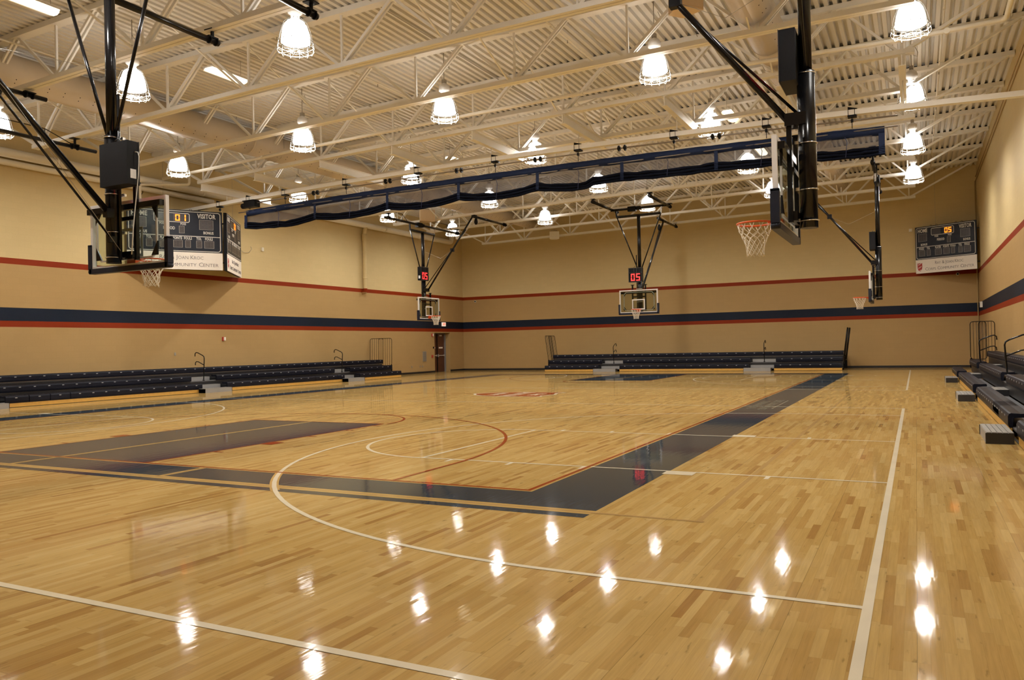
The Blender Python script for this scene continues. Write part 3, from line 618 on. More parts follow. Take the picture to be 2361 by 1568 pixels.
# ------------------------------------------------------------------ basketball hoops
def make_net(parent, cx, cy, z0, ragged=False):
    n = 12; lv = [(.228, 0), (.205, -.09), (.175, -.16), (.145, -.22), (.125, -.28), (.115, -.34), (.112, -.39), (.118, -.43)]
    b_ = MB()
    for k in range(n):
        for sgn in (1, -1):
            pts = []
            for i, (r, dz) in enumerate(lv):
                a = 2*pi*(k + sgn*(.5*i - (.25 if i < 2 else 0)))/n
                if i == 1: a = 2*pi*(k+sgn*.12)/n
                rr_ = r + (.012*sin(k*2.3+i) if ragged else 0); pts.append((cx+rr_*cos(a), cy+rr_*sin(a), z0+dz+(.015*sin(k*1.7+i) if ragged else 0)))
            b_.path(pts, .0048, 4)
    return b_.build('net', NET, parent)
def make_hoop(kind, ztop, rail=None, detail=True):
    """local origin: floor point under the glass face, +y towards the court"""
    t = empty('basketball_hoop')
    gl = MB().b2(-.88, .88, -.02, -.005, 2.94, 3.93).build('backboard_glass', GLASS, t)
    fr = MB(); x0, x1, a, c = -.914, .914, 2.90, 3.967
    fr.b2(x0, x1, -.055, .006, c-.05, c); fr.b2(x0, x1, -.055, .006, a, a+.05); fr.b2(x0, x0+.05, -.055, .006, a+.05, c-.05); fr.b2(x1-.05, x1, -.055, .006, a+.05, c-.05)
    fr.build('backboard_frame', WFRAME, t)
    tg = MB(); u, v = .305, .305
    for q in ((-u, u, 3.48, 3.53), (-u, u, 3.05, 3.10), (-u, -u+.05, 3.10, 3.48), (u-.05, u, 3.10, 3.48)): tg.b2(q[0], q[1], -.004, .001, q[2], q[3])
    tg.build('target_square', WFRAME, gl)
    pd = MB(); ys = (-.075, .03)
    prof = rr(-.955, .955, 2.84, 4.2, .06, 4)
    for s in (-1, 1):
        m0, m1 = min(s*.885, s*.965), max(s*.885, s*.965); pd.b2(m0, m1, *ys, 2.90, 3.30); pd.box((s*.925, -.0225, 3.30), (.08, .105, .03))
    pd.b2(-.935, .935, *ys, 2.83, 2.915)
    for s in (-1, 1): pd.tube((s*.925, ys[0], 2.87), (s*.925, ys[1], 2.87), .04, 12)
    pd.build('edge_padding', NAVYPAD, t)
    ab = MB(); bk = MB(); k0, k1, h0, h1, ch = -.72, .72, 3.02, 3.86, .1
    for p, q in (((k0+ch, h0), (k1-ch, h0)), ((k1-ch, h0), (k1, h0+ch)), ((k1, h0+ch), (k1, h1-ch)), ((k1, h1-ch), (k1-ch, h1)), ((k1-ch, h1), (k0+ch, h1)), ((k0+ch, h1), (k0, h1-ch)), ((k0, h1-ch), (k0, h0+ch)), ((k0, h0+ch), (k0+ch, h0))):
        ab.bar((p[0], -.07, p[1]), (q[0], -.07, q[1]), .026, .026, (0, 1, 0))
    ab.build('inner_frame', ALU, t)
    bk.b2(-.88, .88, -.14, -.06, 3.80, 3.89)
    for s in (-1, 1): bk.b2(s*.31-.03, s*.31+.03, -.15, -.09, 2.98, 4.2); bk.b2(s*.31-.07, s*.31+.07, -.19, -.08, 4.19, 4.215)
    bk.b2(-.31, .31, -.2, -.12, 3.0, 3.12); bk.b2(-.31, .31, -.17, -.13, 3.62, 3.68)
    for sx in (-1, 1):
        for sz, zc in ((-1, 3.04), (1, 3.84)): bk.add([(sx*.74, -.06, zc), (sx*.74, -.06, zc-sz*.22), (sx*.6, -.06, zc), (sx*.74, -.085, zc), (sx*.74, -.085, zc-sz*.22), (sx*.6, -.085, zc)], [(0, 1, 2), (3, 5, 4), (0, 3, 4, 1), (1, 4, 5, 2), (0, 2, 5, 3)])
    bk.build('backboard_bracket', BLACK, t)
    rim = MB(); cy = .38; rim.path([(.2286*cos(2*pi*k/32), cy+.2286*sin(2*pi*k/32), 3.048) for k in range(32)], .0125, 8, True)
    rim.b2(-.10, .10, .03, .2, 3.03, 3.055); rim.b2(-.10, .10, .008, .03, 2.93, 3.07)
    rim.add([(-.09, .03, 2.95), (.09, .03, 2.95), (.09, .03, 3.04), (-.09, .03, 3.04), (-.06, .16, 3.03), (.06, .16, 3.03)], [(0, 1, 5, 4), (0, 4, 3), (1, 2, 5)])
    rim = rim.build('rim', ORANGE, t); make_net(rim, 0, cy, 3.04, kind == 'near_main')
    my = -.30
    ms = MB(); ms.tube((0, my, 2.93), (0, my, 4.95), .112, 20); ms.tube((0, my, 4.95), (0, my, ztop), .08, 18); ms.tube((.14, my+.02, 2.98), (.14, my+.02, 5.6), .024, 8); ms = ms.build('mast', BLACK, t)
    for z in (3.02, 3.42, 4.02, 4.92):
        rg = MB(); rg.path([(.119*cos(2*pi*k/20), my+.119*sin(2*pi*k/20), z) for k in range(20)], .008, 5, True); rg.b2(-.14, .14, my+.09, my+.14, z-.02, z+.02); rg.build('pole_clamp', CHROME, ms)
    cbh = 1.07
    cr = MB(); cr.tube((-cbh, my, ztop), (cbh, my, ztop), .06, 14); cr.build('crossbar', BLACK, t)
    for s in (-1, 1): MB().tube((s*cbh*.98, my, ztop-.03), (s*.09, my, 4.95), .028, 10).build('side_brace', BLACK, t)
    zu = ztop+.34
    for s in (-1, 1): MB().bar((s*cbh, my, ztop), (s*(cbh+.03), my, zu), .06, .06, (0, 1, 0)).build('hinge_link', CHROME if s < 0 else BLACK, t)
    def clampring(parent, p, ax):
        p = Vector(p); ax = Vector(ax); m_ = MB(); m_.tube(p-ax*.1, p-ax*.07, .078, 12); m_.tube(p+ax*.07, p+ax*.1, .078, 12); m_.box(p+Vector((0, 0, .07)), (.1, .1, .05) if False else ((.24, .09, .03) if ax.x else (.09, .24, .03))); m_.box((p.x, p.y, (p.z+rail['zc'])/2+.02), (.05, .05, rail['zc']-p.z-.04)); m_.b2(p.x-.11, p.x+.11, p.y-.11, p.y+.11, rail['zc']-.02, rail['zc']); return m_.build('truss_clamp', BLACKM, parent)
    wn = MB(); wn.b2(.12, .5, my-.1, my+.1, zu-.13, zu+.09); wn.tube((-.1, my, zu), (.12, my, zu), .09, 12); wn.build('winch', BLACKM, t)
    if kind.endswith('main'):
        MB().tube((-1.35, my, zu), (1.35, my, zu), .055, 14).build('top_pipe', BLACK, t)
        for s in (-1, 1):
            tp = MB().tube((s*1.3, min(rail['cl'])-.15, zu+.03), (s*1.3, max(rail['cl'])+.15, zu+.03), .065, 14).build('top_pipe', BLACK, t)
            for y_ in rail['cl']: clampring(tp, (s*1.3, y_, zu+.03), (0, 1, 0))
        zr = 7.78; yb = -4.6
        MB().tube((.05, my-.12, 3.72), (.05, yb, zr), .048, 12).build('rear_brace', BLACK, t)
        MB().tube((.12, my-.12, 3.30), (.16, yb+.5, zr-.55), .018, 8).build('lift_tube', BLACK, t)
        tp = MB().tube((.1, -7.3, zr), (.1, -3.7, zr), .06, 12).build('top_pipe', BLACK, t)
        m_ = MB(); m_.lathe([(.0, -.32), (.06, -.3), (.09, -.2), (.07, -.06), (.03, 0)], 12, (.16, yb+.45, zr-.25)); m_.build('hoist_block', BLACKM, t)
        MB().path([(0, my, 6.0), (.02, -1.5, 5.85), (.05, -2.4, 5.73)], .004, 4).build('safety_cable', PLATE, t)
        MB().path([(.3, my-.1, 3.1), (.12, -2.0, 5.2), (-.2, -4.4, 7.7)], .004, 4).build('safety_cable', PLATE, t)
        MB().b2(.0, .1, my-.18, my-.05, 3.64, 3.78).build('brace_bracket', BLACK, t); MB().b2(.08, .15, my-.17, my-.05, 3.24, 3.34).build('brace_bracket', BLACK, t)
        for y_ in rail['cr']: clampring(tp, (.1, y_, zr), (0, 1, 0))
    else:
        u0, u1 = rail['top']; tp = MB().tube((u0, my, zu), (u1, my, zu), .055, 14).build('top_pipe', BLACK, t)
        for s0, s1 in ((u0+.7, -1.3), (1.3, u1-.7)):
            MB().path([(s0, my, zu+.05), (s0+(s1-s0)*.35, my, zu+.33), (s1-(s1-s0)*.1, my, zu+.33), (s1+.1, my, zu+.33)], .014, 6).build('stiffener_rod', BLACK, t)
            MB().tube((s0+(s1-s0)*.35, my, zu), (s0+(s1-s0)*.35, my, zu+.33), .012, 6).build('stiffener_rod', BLACK, t)
        for x_ in rail['ct']: clampring(tp, (x_, my, zu), (1, 0, 0))
        v0, v1 = rail['front']; yb = my+2.85; zr = 7.74
        tp = MB().tube((v0, yb, zr), (v1, yb, zr), .055, 14).build('top_pipe', BLACK, t)
        for x_ in rail['cf']: clampring(tp, (x_, yb, zr), (1, 0, 0))
        MB().tube((-.05, my+.22, 4.33), (-.05, yb, zr), .042, 12).build('front_brace', BLACK, t)
        MB().tube((.05, my+.12, 4.45), (.02, yb-.35, zr-.62), .02, 8).build('lift_tube', BLACK, t)
        m_ = MB(); m_.lathe([(.0, -.32), (.06, -.3), (.09, -.2), (.07, -.06), (.03, 0)], 12, (-.35 if v0 < -2.9 else .25, yb, zr-.05)); m_.build('hoist_block', BLACKM, t)
        MB().b2(-.12, .12, my, my+.26, 4.26, 4.42).build('brace_bracket', BLACK, t)
        m_ = MB(); mid = Vector((-.05, my+.22, 4.33)).lerp(Vector((-.05, yb, zr)), .55); m_.box(mid, (.12, .16, .16)); m_.build('brace_joint', BLACKM, t)
        cbl = MB(); cbl.path([mid, (-.03, my+1.0, 5.85), (-.01, my+.1, 6.25)], .004, 4); cbl.build('safety_cable', PLATE, t)
    return t
hoops = [
 ('near_main', (.06, 1.2, .015), 0.0, 7.45, dict(cl=(-.1, 2.95), cr=(), zc=8.04), 'basketball hoop at the near left with its back to the camera, beside the scoreboard'),
 ('far_main', (0, 27.64, 0), pi, 7.45, dict(cl=(-.96, 2.1), cr=(-4.01, -7.06), zc=7.96), 'basketball hoop facing the camera in front of the far bleachers'),
 ('cross', (9.86, 3.47, .01), pi/2, 7.2, dict(top=(-2.9, 3.95), front=(-2.6, .9), ct=(-2.37, .685, 3.74), cf=(-2.37, .685), zc=8.11), 'nearest basketball hoop at the right, board seen edge-on with its black mast'),
 ('cross', (9.86, 2*YC-3.59, 0), pi/2, 7.2, dict(top=(-3.1, 3.6), front=(-3.0, .5), ct=(-2.79, .27, 3.32), cf=(-2.79, .27), zc=8.08), 'distant basketball hoop at the right, seen side-on beside the far right scoreboard'),
 ('cross', (-9.92, 2*YC-3.59, 0), -pi/2, 7.2, dict(top=(-3.55, 3.1), front=(-3.5, .0), ct=(-3.32, 2.79), cf=(-3.32, -.27), zc=7.75), 'distant basketball hoop at the left in front of the left wall, near the door'),
 ('cross', (-9.92, 3.47, 0), -pi/2, 7.2, dict(top=(-4.4, 2.6), front=(-1.1, 2.6), ct=(-3.74, 2.37), cf=(-.685, 2.37), zc=7.8), 'basketball hoop frame cut off by the left picture edge, black ceiling pipes showing')]
HO = []
for kind, loc, rz, zt_, rail, lab in hoops:
    h = make_hoop(kind, zt_, rail); h.location = loc; h.rotation_euler = (0, 0, rz); tag(h, lab, 'basketball hoop', 'ceiling-hung basketball hoops'); HO.append(h)
SEG = {'0': 'abcdef', '1': 'bc', '5': 'acdfg', '8': 'abcdefg'}
def digit(b_, ch, x, z, w_, h_, y0, y1, th):
    hh = h_/2
    R_ = {'a': (x, x+w_, z+h_-th, z+h_), 'g': (x, x+w_, z+hh-th/2, z+hh+th/2), 'd': (x, x+w_, z, z+th), 'f': (x, x+th, z+hh+th*.3, z+h_), 'b': (x+w_-th, x+w_, z+hh+th*.3, z+h_), 'e': (x, x+th, z, z+hh-th*.3), 'c': (x+w_-th, x+w_, z, z+hh-th*.3)}
    for s in SEG[ch]: q = R_[s]; b_.b2(q[0], q[1], y0, y1, q[2], q[3])
def make_clock(txt='05'):
    t = empty('shot_clock'); tag(t, 'x', 'shot clock', 'black shot clocks on the hoop masts')
    MB().b2(-.32, .32, -.1, .1, -.33, .33).build('case', BLACKM, t)
    f_ = MB()
    for q in ((-.33, .33, .31, .335), (-.33, .33, -.335, -.31), (-.33, -.31, -.31, .31), (.31, .33, -.31, .31), (-.31, .31, .1, .112), (-.06, -.05, .112, .31), (.05, .06, .112, .31)): f_.b2(q[0], q[1], .1, .108, q[2], q[3])
    f_.build('face_trim', mat('dull trim', (.05, .045, .045), .4), t)
    d = MB(); d.smooth = False
    digit(d, txt[0], -.21, -.27, .18, .33, .1, .106, .045); digit(d, txt[1], .04, -.27, .18, .33, .1, .106, .045)
    d.v = [(-x, y, z) for x, y, z in d.v]; d.f = [f[::-1] for f in d.f]   # seen from the front +x lies on the viewer's left
    d.build('red_digits', REDLED, t)
    k = MB(); k.path([(-.1, 0, .33), (-.08, 0, .39), (.0, 0, .41), (.08, 0, .39), (.1, 0, .33)], .008, 6); k.build('carry_loop', BLACK, t)
    p_ = MB(); p_.b2(.321, .324, -.05, .05, -.24, -.1); p_.build('side_label', mat('pale label', (.7, .7, .7)), t)
    return t
clocks = [(0, .42, -.49, 4.42, 'shot clock seen from behind on the near left mast'), (1, .13, -.12, 4.66, 'shot clock reading 05 above the far middle backboard'),
          (2, 0.0, -.12, 5.12, 'shot clock seen edge-on, high on the near right mast'), (3, .0, -.12, 5.14, 'small shot clock seen edge-on on the distant right mast'), (4, .27, -.14, 5.12, 'shot clock reading 05 over the distant left backboard'), (5, .2, -.12, 5.12, 'shot clock on the hoop beyond the left picture edge')]
ck0 = None
WCORD = mat('white flex', (.7, .68, .62), .4)
for hi, ox, oy, z, lab in clocks:
    if hi == 5: continue
    kind, loc, rz = hoops[hi][:3]
    p = Matrix.Rotation(rz, 4, 'Z') @ Vector((ox, oy, 0)) + Vector(loc)
    if ck0 is None: ck0 = make_clock(); c = ck0; c.location = (p.x, p.y, z); c.rotation_euler = (0, 0, rz); c['label'] = lab
    else: c = dup(ck0, (p.x, p.y, z), rz, lab)
MB().path([(.33, .03, .17), (.37, .05, .16), (.38, .06, .1), (.37, .05, -.2), (.34, .02, -.6), (.3, .0, -1.0), (.28, -.02, -1.4)], .008, 6).build('power_cord', WCORD, ck0)

# ------------------------------------------------------------------ scoreboards
def make_scoreboard(time_txt):
    """local: x along the face as seen from the front (left to right), z up, front towards -y; origin bottom left"""
    t = empty('scoreboard'); Wd, Hh, ad = 3.16, 2.26, .66
    MB().b2(.04, Wd-.04, .004, .13, 0, Hh).build('cabinet', BLACKM, t)
    MB().b2(0, Wd, 0, .004, 0, ad).build('sign_panel', SIGNM, t)
    fc = MB().b2(0, Wd, -.001, .004, ad, Hh).build('face_panel', BOARDM, t)
    b_ = MB(); y0, y1 = -.006, -.0011
    def outline(x0, x1, z0, z1, w_, r=.06):
        o_ = rr(x0, x1, z0, z1, r); i_ = rr(x0+w_, x1-w_, z0+w_, z1-w_, max(r-w_, .005)); n = len(o_)
        b_.add([(x, y0, z) for x, z in o_] + [(x, y0, z) for x, z in i_], [(k, (k+1) % n, n+(k+1) % n, n+k) for k in range(n)])
    outline(.05, Wd-.06, ad+.03, Hh-.04, .025, .1); outline(.86, 2.05, 1.78, 2.14, .025, .07)
    b_.b2(.06, Wd-.07, y0, y1, 1.26, 1.285); b_.build('face_outline', LETTER, t)
    T = lambda x, z: Matrix.Translation((x, -.004, z)) @ Matrix.Rotation(pi/2, 4, 'X')
    def tx(s, x, z, sz, sx=.72, m=LETTER, b0=.032): text_mesh('lettering', s, sz*1.12, m, t, T(x, z), sx, bold=b0*sz, spacing=1.06)
    tx('HOME', .40, 2.05, .22); tx('VISITOR', 2.62, 2.05, .22, .66)
    tx('POSS', 1.14, 1.72, .10); tx('POSS', 1.83, 1.72, .10); tx('PERIOD', 1.36, 1.55, .14, .7); tx('BONUS', .47, 1.38, .13, .7); tx('BONUS', 2.68, 1.42, .13, .7)
    for s, x in (('FOULS', .33), ('TOL', .70), ('PLAYER', 1.21), ('POINTS', 1.63), ('FOULS', 1.98), ('TOL', 2.35), ('FOULS', 2.69)): tx(s, x, 1.185, .125, .62)
    for x0, x1, z0, z1 in ((.18, .62, 1.55, 1.91), (2.38, 2.84, 1.55, 1.91), (1.70, 1.86, 1.38, 1.64), (.2, .5, .84, 1.1), (.62, .8, .84, 1.1), (1.06, 1.38, .84, 1.1), (1.5, 1.79, .84, 1.1), (1.9, 2.06, .84, 1.1), (2.27, 2.44, .84, 1.1), (2.54, 2.86, .84, 1.1)):
        w_ = MB(); w_.b2(x0, x1, -.004, -.0011, z0, z1); w_.cur = 1
        for q in ((x0-.01, x1+.01, z1, z1+.008), (x0-.01, x1+.01, z0-.008, z0), (x0-.01, x0, z0, z1), (x1, x1+.01, z0, z1)): w_.b2(q[0], q[1], -.005, -.0011, q[2], q[3])
        w_.cur = 2; nd = 2 if x1-x0 > .25 else 1; dw = (x1-x0)/nd; 
        for q in range(nd): digit(w_, '8', x0+dw*q+dw*.2, z0+.04, dw*.6, (z1-z0)-.08, -.0055, -.004, .022)
        w_.build('digit_window', [DIM, PLATE, mat('unlit segment', (.055, .04, .035), .5)], t)
    w_ = MB(); w_.b2(.92, 1.36, -.003, -.0011, 1.82, 2.10); w_.b2(1.5, 1.98, -.003, -.0011, 1.82, 2.10); w_.build('digit_window', DIM, t)
    d = MB()
    digit(d, time_txt[0], 1.57, 1.84, .15, .24, -.009, -.004, .038)
    digit(d, time_txt[1], 1.77, 1.84, .15, .24, -.009, -.004, .038)
    d.build('amber_digits', AMBER, t)
    def small_caps(words, x0, x1, z, big):
        # capitals a little larger than the rest of each word, set out between x0 and x1
        items = []; cx = 0
        for w_ in words:
            for part, sz in ((w_[0], big), (w_[1:], big*.8)):
                if part:
                    wd = text_width(part, sz); items.append((part, sz, cx)); cx += wd + .035*big
            cx += .30*big
        tot = cx-.33*big; k = (x1-x0)/tot
        for part, sz, px in items: text_mesh('sign_lettering', part, sz, GREYTXT, t, T(x0+px*k, z-big*.36), k, 'LEFT', bold=-.006*big, base=True)
    small_caps(['RAY', '&', 'JOAN', 'KROC'], 1.02, 2.48, .47, .22); small_caps(['CORPS', 'COMMUNITY', 'CENTER'], .50, 3.0, .20, .22)
    sh = MB(); sh.add([(.22+x*.13, -.003, .30+z*.15) for x, z in shield(1)], [tuple(reversed(range(len(shield(1)))))]); sh.build('red_emblem', REDSH, t)
    se = MB()
    for z in (.16, .0, -.16): se.add([(.22+(-.085), -.005, .30+z-.06), (.22+.085, -.005, .30+z+.02), (.22+.085, -.005, .30+z+.05), (.22-.085, -.005, .30+z-.03)], [(0, 1, 2, 3)])
    se.build('emblem_stripes', SIGNM, t)
    for x in (.8, 1.1, 2.1, 2.4): k = MB(); k.path([(x-.04, .1, Hh), (x-.03, .1, Hh+.06), (x+.03, .1, Hh+.06), (x+.04, .1, Hh)], .008, 5); k.build('lifting_eye', BLACK, t)
    return t
def set_board(t, a, b_, z, lab):
    """a: left end as seen from the front, b_: right end"""
    v = Vector(b_)-Vector(a); t.location = (a[0], a[1], z); t.rotation_euler = (0, 0, math.atan2(v.y, v.x)); s = v.length/3.16; t.scale = (s, 1, 1)
    inv = (Matrix.Translation((a[0], a[1], z)) @ Matrix.Rotation(math.atan2(v.y, v.x), 4, 'Z') @ Matrix.Diagonal((s, 1, 1, 1))).inverted()
    for f_, zz in ((.12, .35), (.12, 1.9), (.88, .35), (.88, 1.9)):
        nrm = Vector((-v.y, v.x)).normalized(); p = Vector(a)+v*f_+nrm*.1; q = Vector((XL-.02, p.y)) if p.x < 0 else (Vector((p.x, YF+.02)) if f_ < .5 else Vector((XR+.02, p.y)))
        MB().bar(inv @ Vector((p.x, p.y, z+zz)), inv @ Vector((q.x, q.y, z+zz)), .05, .05).build('wall_bracket', BLACK, t)
    tag(t, lab, 'scoreboard', 'gym scoreboards')
sb1 = make_scoreboard('01'); set_board(sb1, (-14.36, 11.95), (-12.58, 14.80), 4.68, 'left scoreboard facing the camera, reading 01, above the left bleachers')
sb2 = make_scoreboard('01'); set_board(sb2, (-12.5, 14.95), (-14.33, 17.43), 4.68, 'scoreboard angled away, joined edge to edge behind the left scoreboard')
sb3 = make_scoreboard('05'); set_board(sb3, (11.42, 36.05), (13.93, 34.75), 4.6, 'scoreboard reading 05 hung across the far right corner')
o = MB(); o.add([(-12.56, 14.85, 4.68), (-12.5, 14.93, 4.68), (-12.5, 14.93, 6.94), (-12.56, 14.85, 6.94), (-12.62, 14.93, 4.68), (-12.62, 14.93, 6.94)], [(0, 1, 2, 3), (1, 4, 5, 2), (0, 3, 5, 4), (0, 4, 1), (3, 2, 5)])
tag(o.build('corner_trim', BLACKM), 'narrow dark trim joining the two left scoreboards', 'trim')
for i, (x, y, ztop) in enumerate(((-13.8, 13.1, 9.1), (-13.7, 16.4, 9.1), (12.3, 35.75, 9.5))):
    w_ = MB().tube((x, y, 6.9), (x, y, ztop), .005, 5).build('hanging_cable', PLATE)
    tag(w_, 'thin cable holding up ' + ['the left scoreboard reading 01', 'the angled scoreboard on the left', 'the far right corner scoreboard'][i], 'cable')

# ------------------------------------------------------------------ bleachers
def make_bleacher(L, aisles, seams, depth_wall, lab, rail_ends, tilt=.1, handr=True):
    """local: x along the rows 0..L, y from the front (0) towards the wall, z up"""
    t = empty('bleacher'); tag(t, lab, 'bleacher', 'three-row bleachers along the walls')
    fr = [0, .58, 1.16]; top = [.345, .63, .93]
    def runs(k):
        if k == 2: cuts = []
        else: cuts = [(a, c) for a, c in aisles]
        x = 0; out = []
        for a, c in sorted(cuts): out.append((x, a)); x = c
        out.append((x, L)); return out
    for k in range(3):
        for (a, c) in runs(k):
            pts = [a] + [s for s in seams if k == 0 and a+.3 < s < c-.3] + [c]
            for p, q in zip(pts, pts[1:]):
                if q-p < .1: continue
                b_ = MB(); p2, q2 = p+.012, q-.012; z1_, z0_ = top[k], top[k]-.21
                # moulded seat: rounded front lip, slightly dished top
                prof = [(0.0, z0_), (-.012, z0_+.05), (-.012, z1_-.05), (.004, z1_-.012), (.03, z1_), (.16, z1_-.008), (.27, z1_), (.285, z1_-.02), (.285, z1_-.06), (.06, z1_-.07), (.05, z0_)]
                n = len(prof); vs = [(x, fr[k]+py, pz) for x in (p2, q2) for py, pz in prof]
                b_.add(vs, [(i, (i+1) % n, n+(i+1) % n, n+i) for i in range(n)] + [tuple(range(n)), tuple(range(2*n-1, n-1, -1))])
                b_.cur = 1; x = p2+.3
                while x < q2-.1:
                    b_.b2(x-.032, x+.032, fr[k]-.016, fr[k]-.012, z1_-.075, z1_-.05); x += .457
                b_.build('seat_row', [SEAT, TAG], t)
        zd = .135+.285*k; ye = fr[k+1] if k < 2 else depth_wall
        d = MB(); d.b2(0, L, fr[k]+.05, ye+(.04 if k < 2 else 0), zd-.03, zd); d.build('footboard', DECKB, t)
        if k: r_ = MB(); r_.b2(0, L, fr[k]+.05, fr[k]+.07, zd-.255, zd-.03); r_.build('riser_panel', BASEB, t)
    for (a, c) in runs(0):
        kb = MB(); kb.b2(a, c, .012, .04, .012, .125); kb.build('kick_board', KICK, t)
    bs = MB(); bs.b2(0, L, .02, .05, 0, .012); bs.b2(0, L, .3, .33, 0, .1); bs.b2(0, L, 1.0, 1.03, 0, .4); bs.b2(0, L, depth_wall-.06, depth_wall-.03, 0, .65); bs.build('under_frame', BLACKM, t)
    for (a, c) in aisles:
        f = MB(); f.b2(a-.2, c-.1, -.36, -.03, .0, .148); f.cur = 1
        for i in range(5): f.b2(a-.2, c-.1, -.36+.066*i+.004, -.36+.066*(i+1)-.004, .148, .16)
        f.cur = 2; f.b2(a-.2, a-.19, -.37, -.03, 0, .15); f.b2(c-.1, c-.09, -.37, -.03, 0, .15)
        f.build('front_step', [ASTEP, TREAD, DARKSTEP], t)
        for k in (0, 1):
            zd = .135+.285*k
            s = MB(); y0, y1 = fr[k+1]-.25, fr[k+1]+.05; s.b2(a+.03, c-.03, y0, y1, zd, zd+.128); s.cur = 1
            for i in range(4): s.b2(a+.03, c-.03, y0+.075*i+.004, y0+.075*(i+1)-.004, zd+.128, zd+.142)
            s.cur = 2; s.b2(a+.02, a+.03, y0, y1, zd, zd+.14); s.b2(c-.03, c-.02, y0, y1, zd, zd+.14)
            s.build('aisle_step', [ASTEP, TREAD, DARKSTEP], t)
        m_ = (a+c)/2+.05; y0 = .66; zb = .42
        hr = MB(); hr.path([(m_, y0, zb), (m_, y0-.03, zb+.5), (m_, y0-.05, zb+.86), (m_, y0-.03, zb+.93), (m_, y0+.05, zb+.98), (m_, y0+.3, zb+1.08), (m_, y0+.38, zb+1.09), (m_, y0+.44, zb+1.05), (m_, y0+.45, zb+.94)], .019, 8)
        hr.path([(m_, y0-.035, zb+.6), (m_, y0+.27, zb+.73), (m_, y0+.37, zb+.74), (m_, y0+.43, zb+.7), (m_, y0+.44, zb+.6)], .017, 8)
        hr.tube((m_, y0, zb), (m_, y0, zb+.04), .04, 10); hr.build('aisle_handrail', BLACK, t)
    for x, s in rail_ends:
        b_ = MB(); z0_, z1_ = .62, 2.04; y0, y1 = .62, min(depth_wall, 2.1)-.05; ym = (y0+y1)/2
        for (ya, yb_, dx) in ((y0, ym+.12, 0), (ym-.12, y1, .05)):
            P3 = lambda y, z: (x + s*(dx+tilt*(z-z0_)), y, z)
            b_.path([P3(y, z) for y, z in rr(ya, yb_, z0_ if dx == 0 else z0_-.15, z1_, .1, 3)], .014, 6, True)
            n = 6 if yb_-ya > .6 else 5
            for i in range(1, n): yy = ya+(yb_-ya)*i/n; b_.tube(P3(yy, z0_-(.15 if dx else 0)), P3(yy, z1_), .008, 6)
        b_.b2(x-.02, x+.02, .6, .66, .3, .66); b_.b2(x-.02, x+.02, y1-.06, y1, .4, .7); b_.build('end_guard_rail', BLACK, t)
    return t
aL = [(5.25-2.5, 6.4-2.5), (13.57-2.5, 14.75-2.5), (21.8-2.5, 22.93-2.5)]
L0 = 26.35-2.5
bl = make_bleacher(L0, aL, [v-2.5 for v in (7.1, 7.75, 8.4, 18.1, 19.8, 20.7, 21.3)], 2.1, 'navy bleachers along the left wall below the scoreboard', [(L0+.03, 1)], .03)
bl.location = (-12.42, 2.5, 0); bl.rotation_euler = (0, 0, pi/2)
bf = make_bleacher(15.5, [(3.24, 4.42), (11.2, 12.4)], [8.0], 3.3, 'navy bleachers against the far wall under the stripes', [(-.03, -1), (15.53, 1)], .13)
bf.location = (-7.3, 32.96, 0)
YR = 27.0
br_ = make_bleacher(YR-2.5, [(YR-c, YR-a) for a, c in ((5.3, 6.4), (13.4, 14.6), (21.8, 22.95))], [YR-25.2, YR-7.9, YR-9.0], 1.47, 'navy bleachers at the right edge along the right wall', [(-.03, -1)], .0)
br_.location = (12.55, YR, 0); br_.rotation_euler = (0, 0, -pi/2)

# ------------------------------------------------------------------ small things on the walls and in the roof
def speaker(loc, rz, dims, m, lab, ztop):
    t = empty('loudspeaker', loc, rz); tag(t, lab, 'loudspeaker', 'box loudspeakers hung in the trusses')
    w_, dd, h_ = dims
    c_ = MB(); c_.add([(-w_/2, -dd/2, -h_/2), (w_/2, -dd/2, -h_/2), (w_/2, -dd/2, h_/2), (-w_/2, -dd/2, h_/2), (-w_*.3, dd/2, -h_/2), (w_*.3, dd/2, -h_/2), (w_*.3, dd/2, h_/2), (-w_*.3, dd/2, h_/2)],
                      [(0, 1, 2, 3), (5, 4, 7, 6), (0, 4, 5, 1), (3, 2, 6, 7), (0, 3, 7, 4), (1, 5, 6, 2)]); c_.build('cabinet', m, t)
    MB().b2(-w_/2+.04, w_/2-.04, -dd/2-.012, -dd/2, -h_/2+.04, h_/2-.04).build('front_grille', m, t)
    y_ = MB(); y_.path([(-w_*.3, 0, h_/2), (-w_*.3, 0, h_/2+.08), (w_*.3, 0, h_/2+.08), (w_*.3, 0, h_/2)], .015, 6); y_.tube((0, 0, h_/2+.08), (0, 0, ztop-loc[2]), .012, 6); y_.build('mounting_yoke', PLATE, t)
speaker((-7.0, 34.0, 7.78), .5, (.55, .4, .42), WHITEBOX, 'white loudspeaker box hanging under the farthest trusses', 9.35)
speaker((-9.9, 25.1, 7.95), .9, (.75, .6, .55), TANBOX, 'tan loudspeaker box hanging above the distant left hoop', 9.32)
speaker((7.3, 8.5, 8.45), .9, (.62, .5, .5), TANBOX, 'tan loudspeaker box cut off by the top picture edge', 9.6)

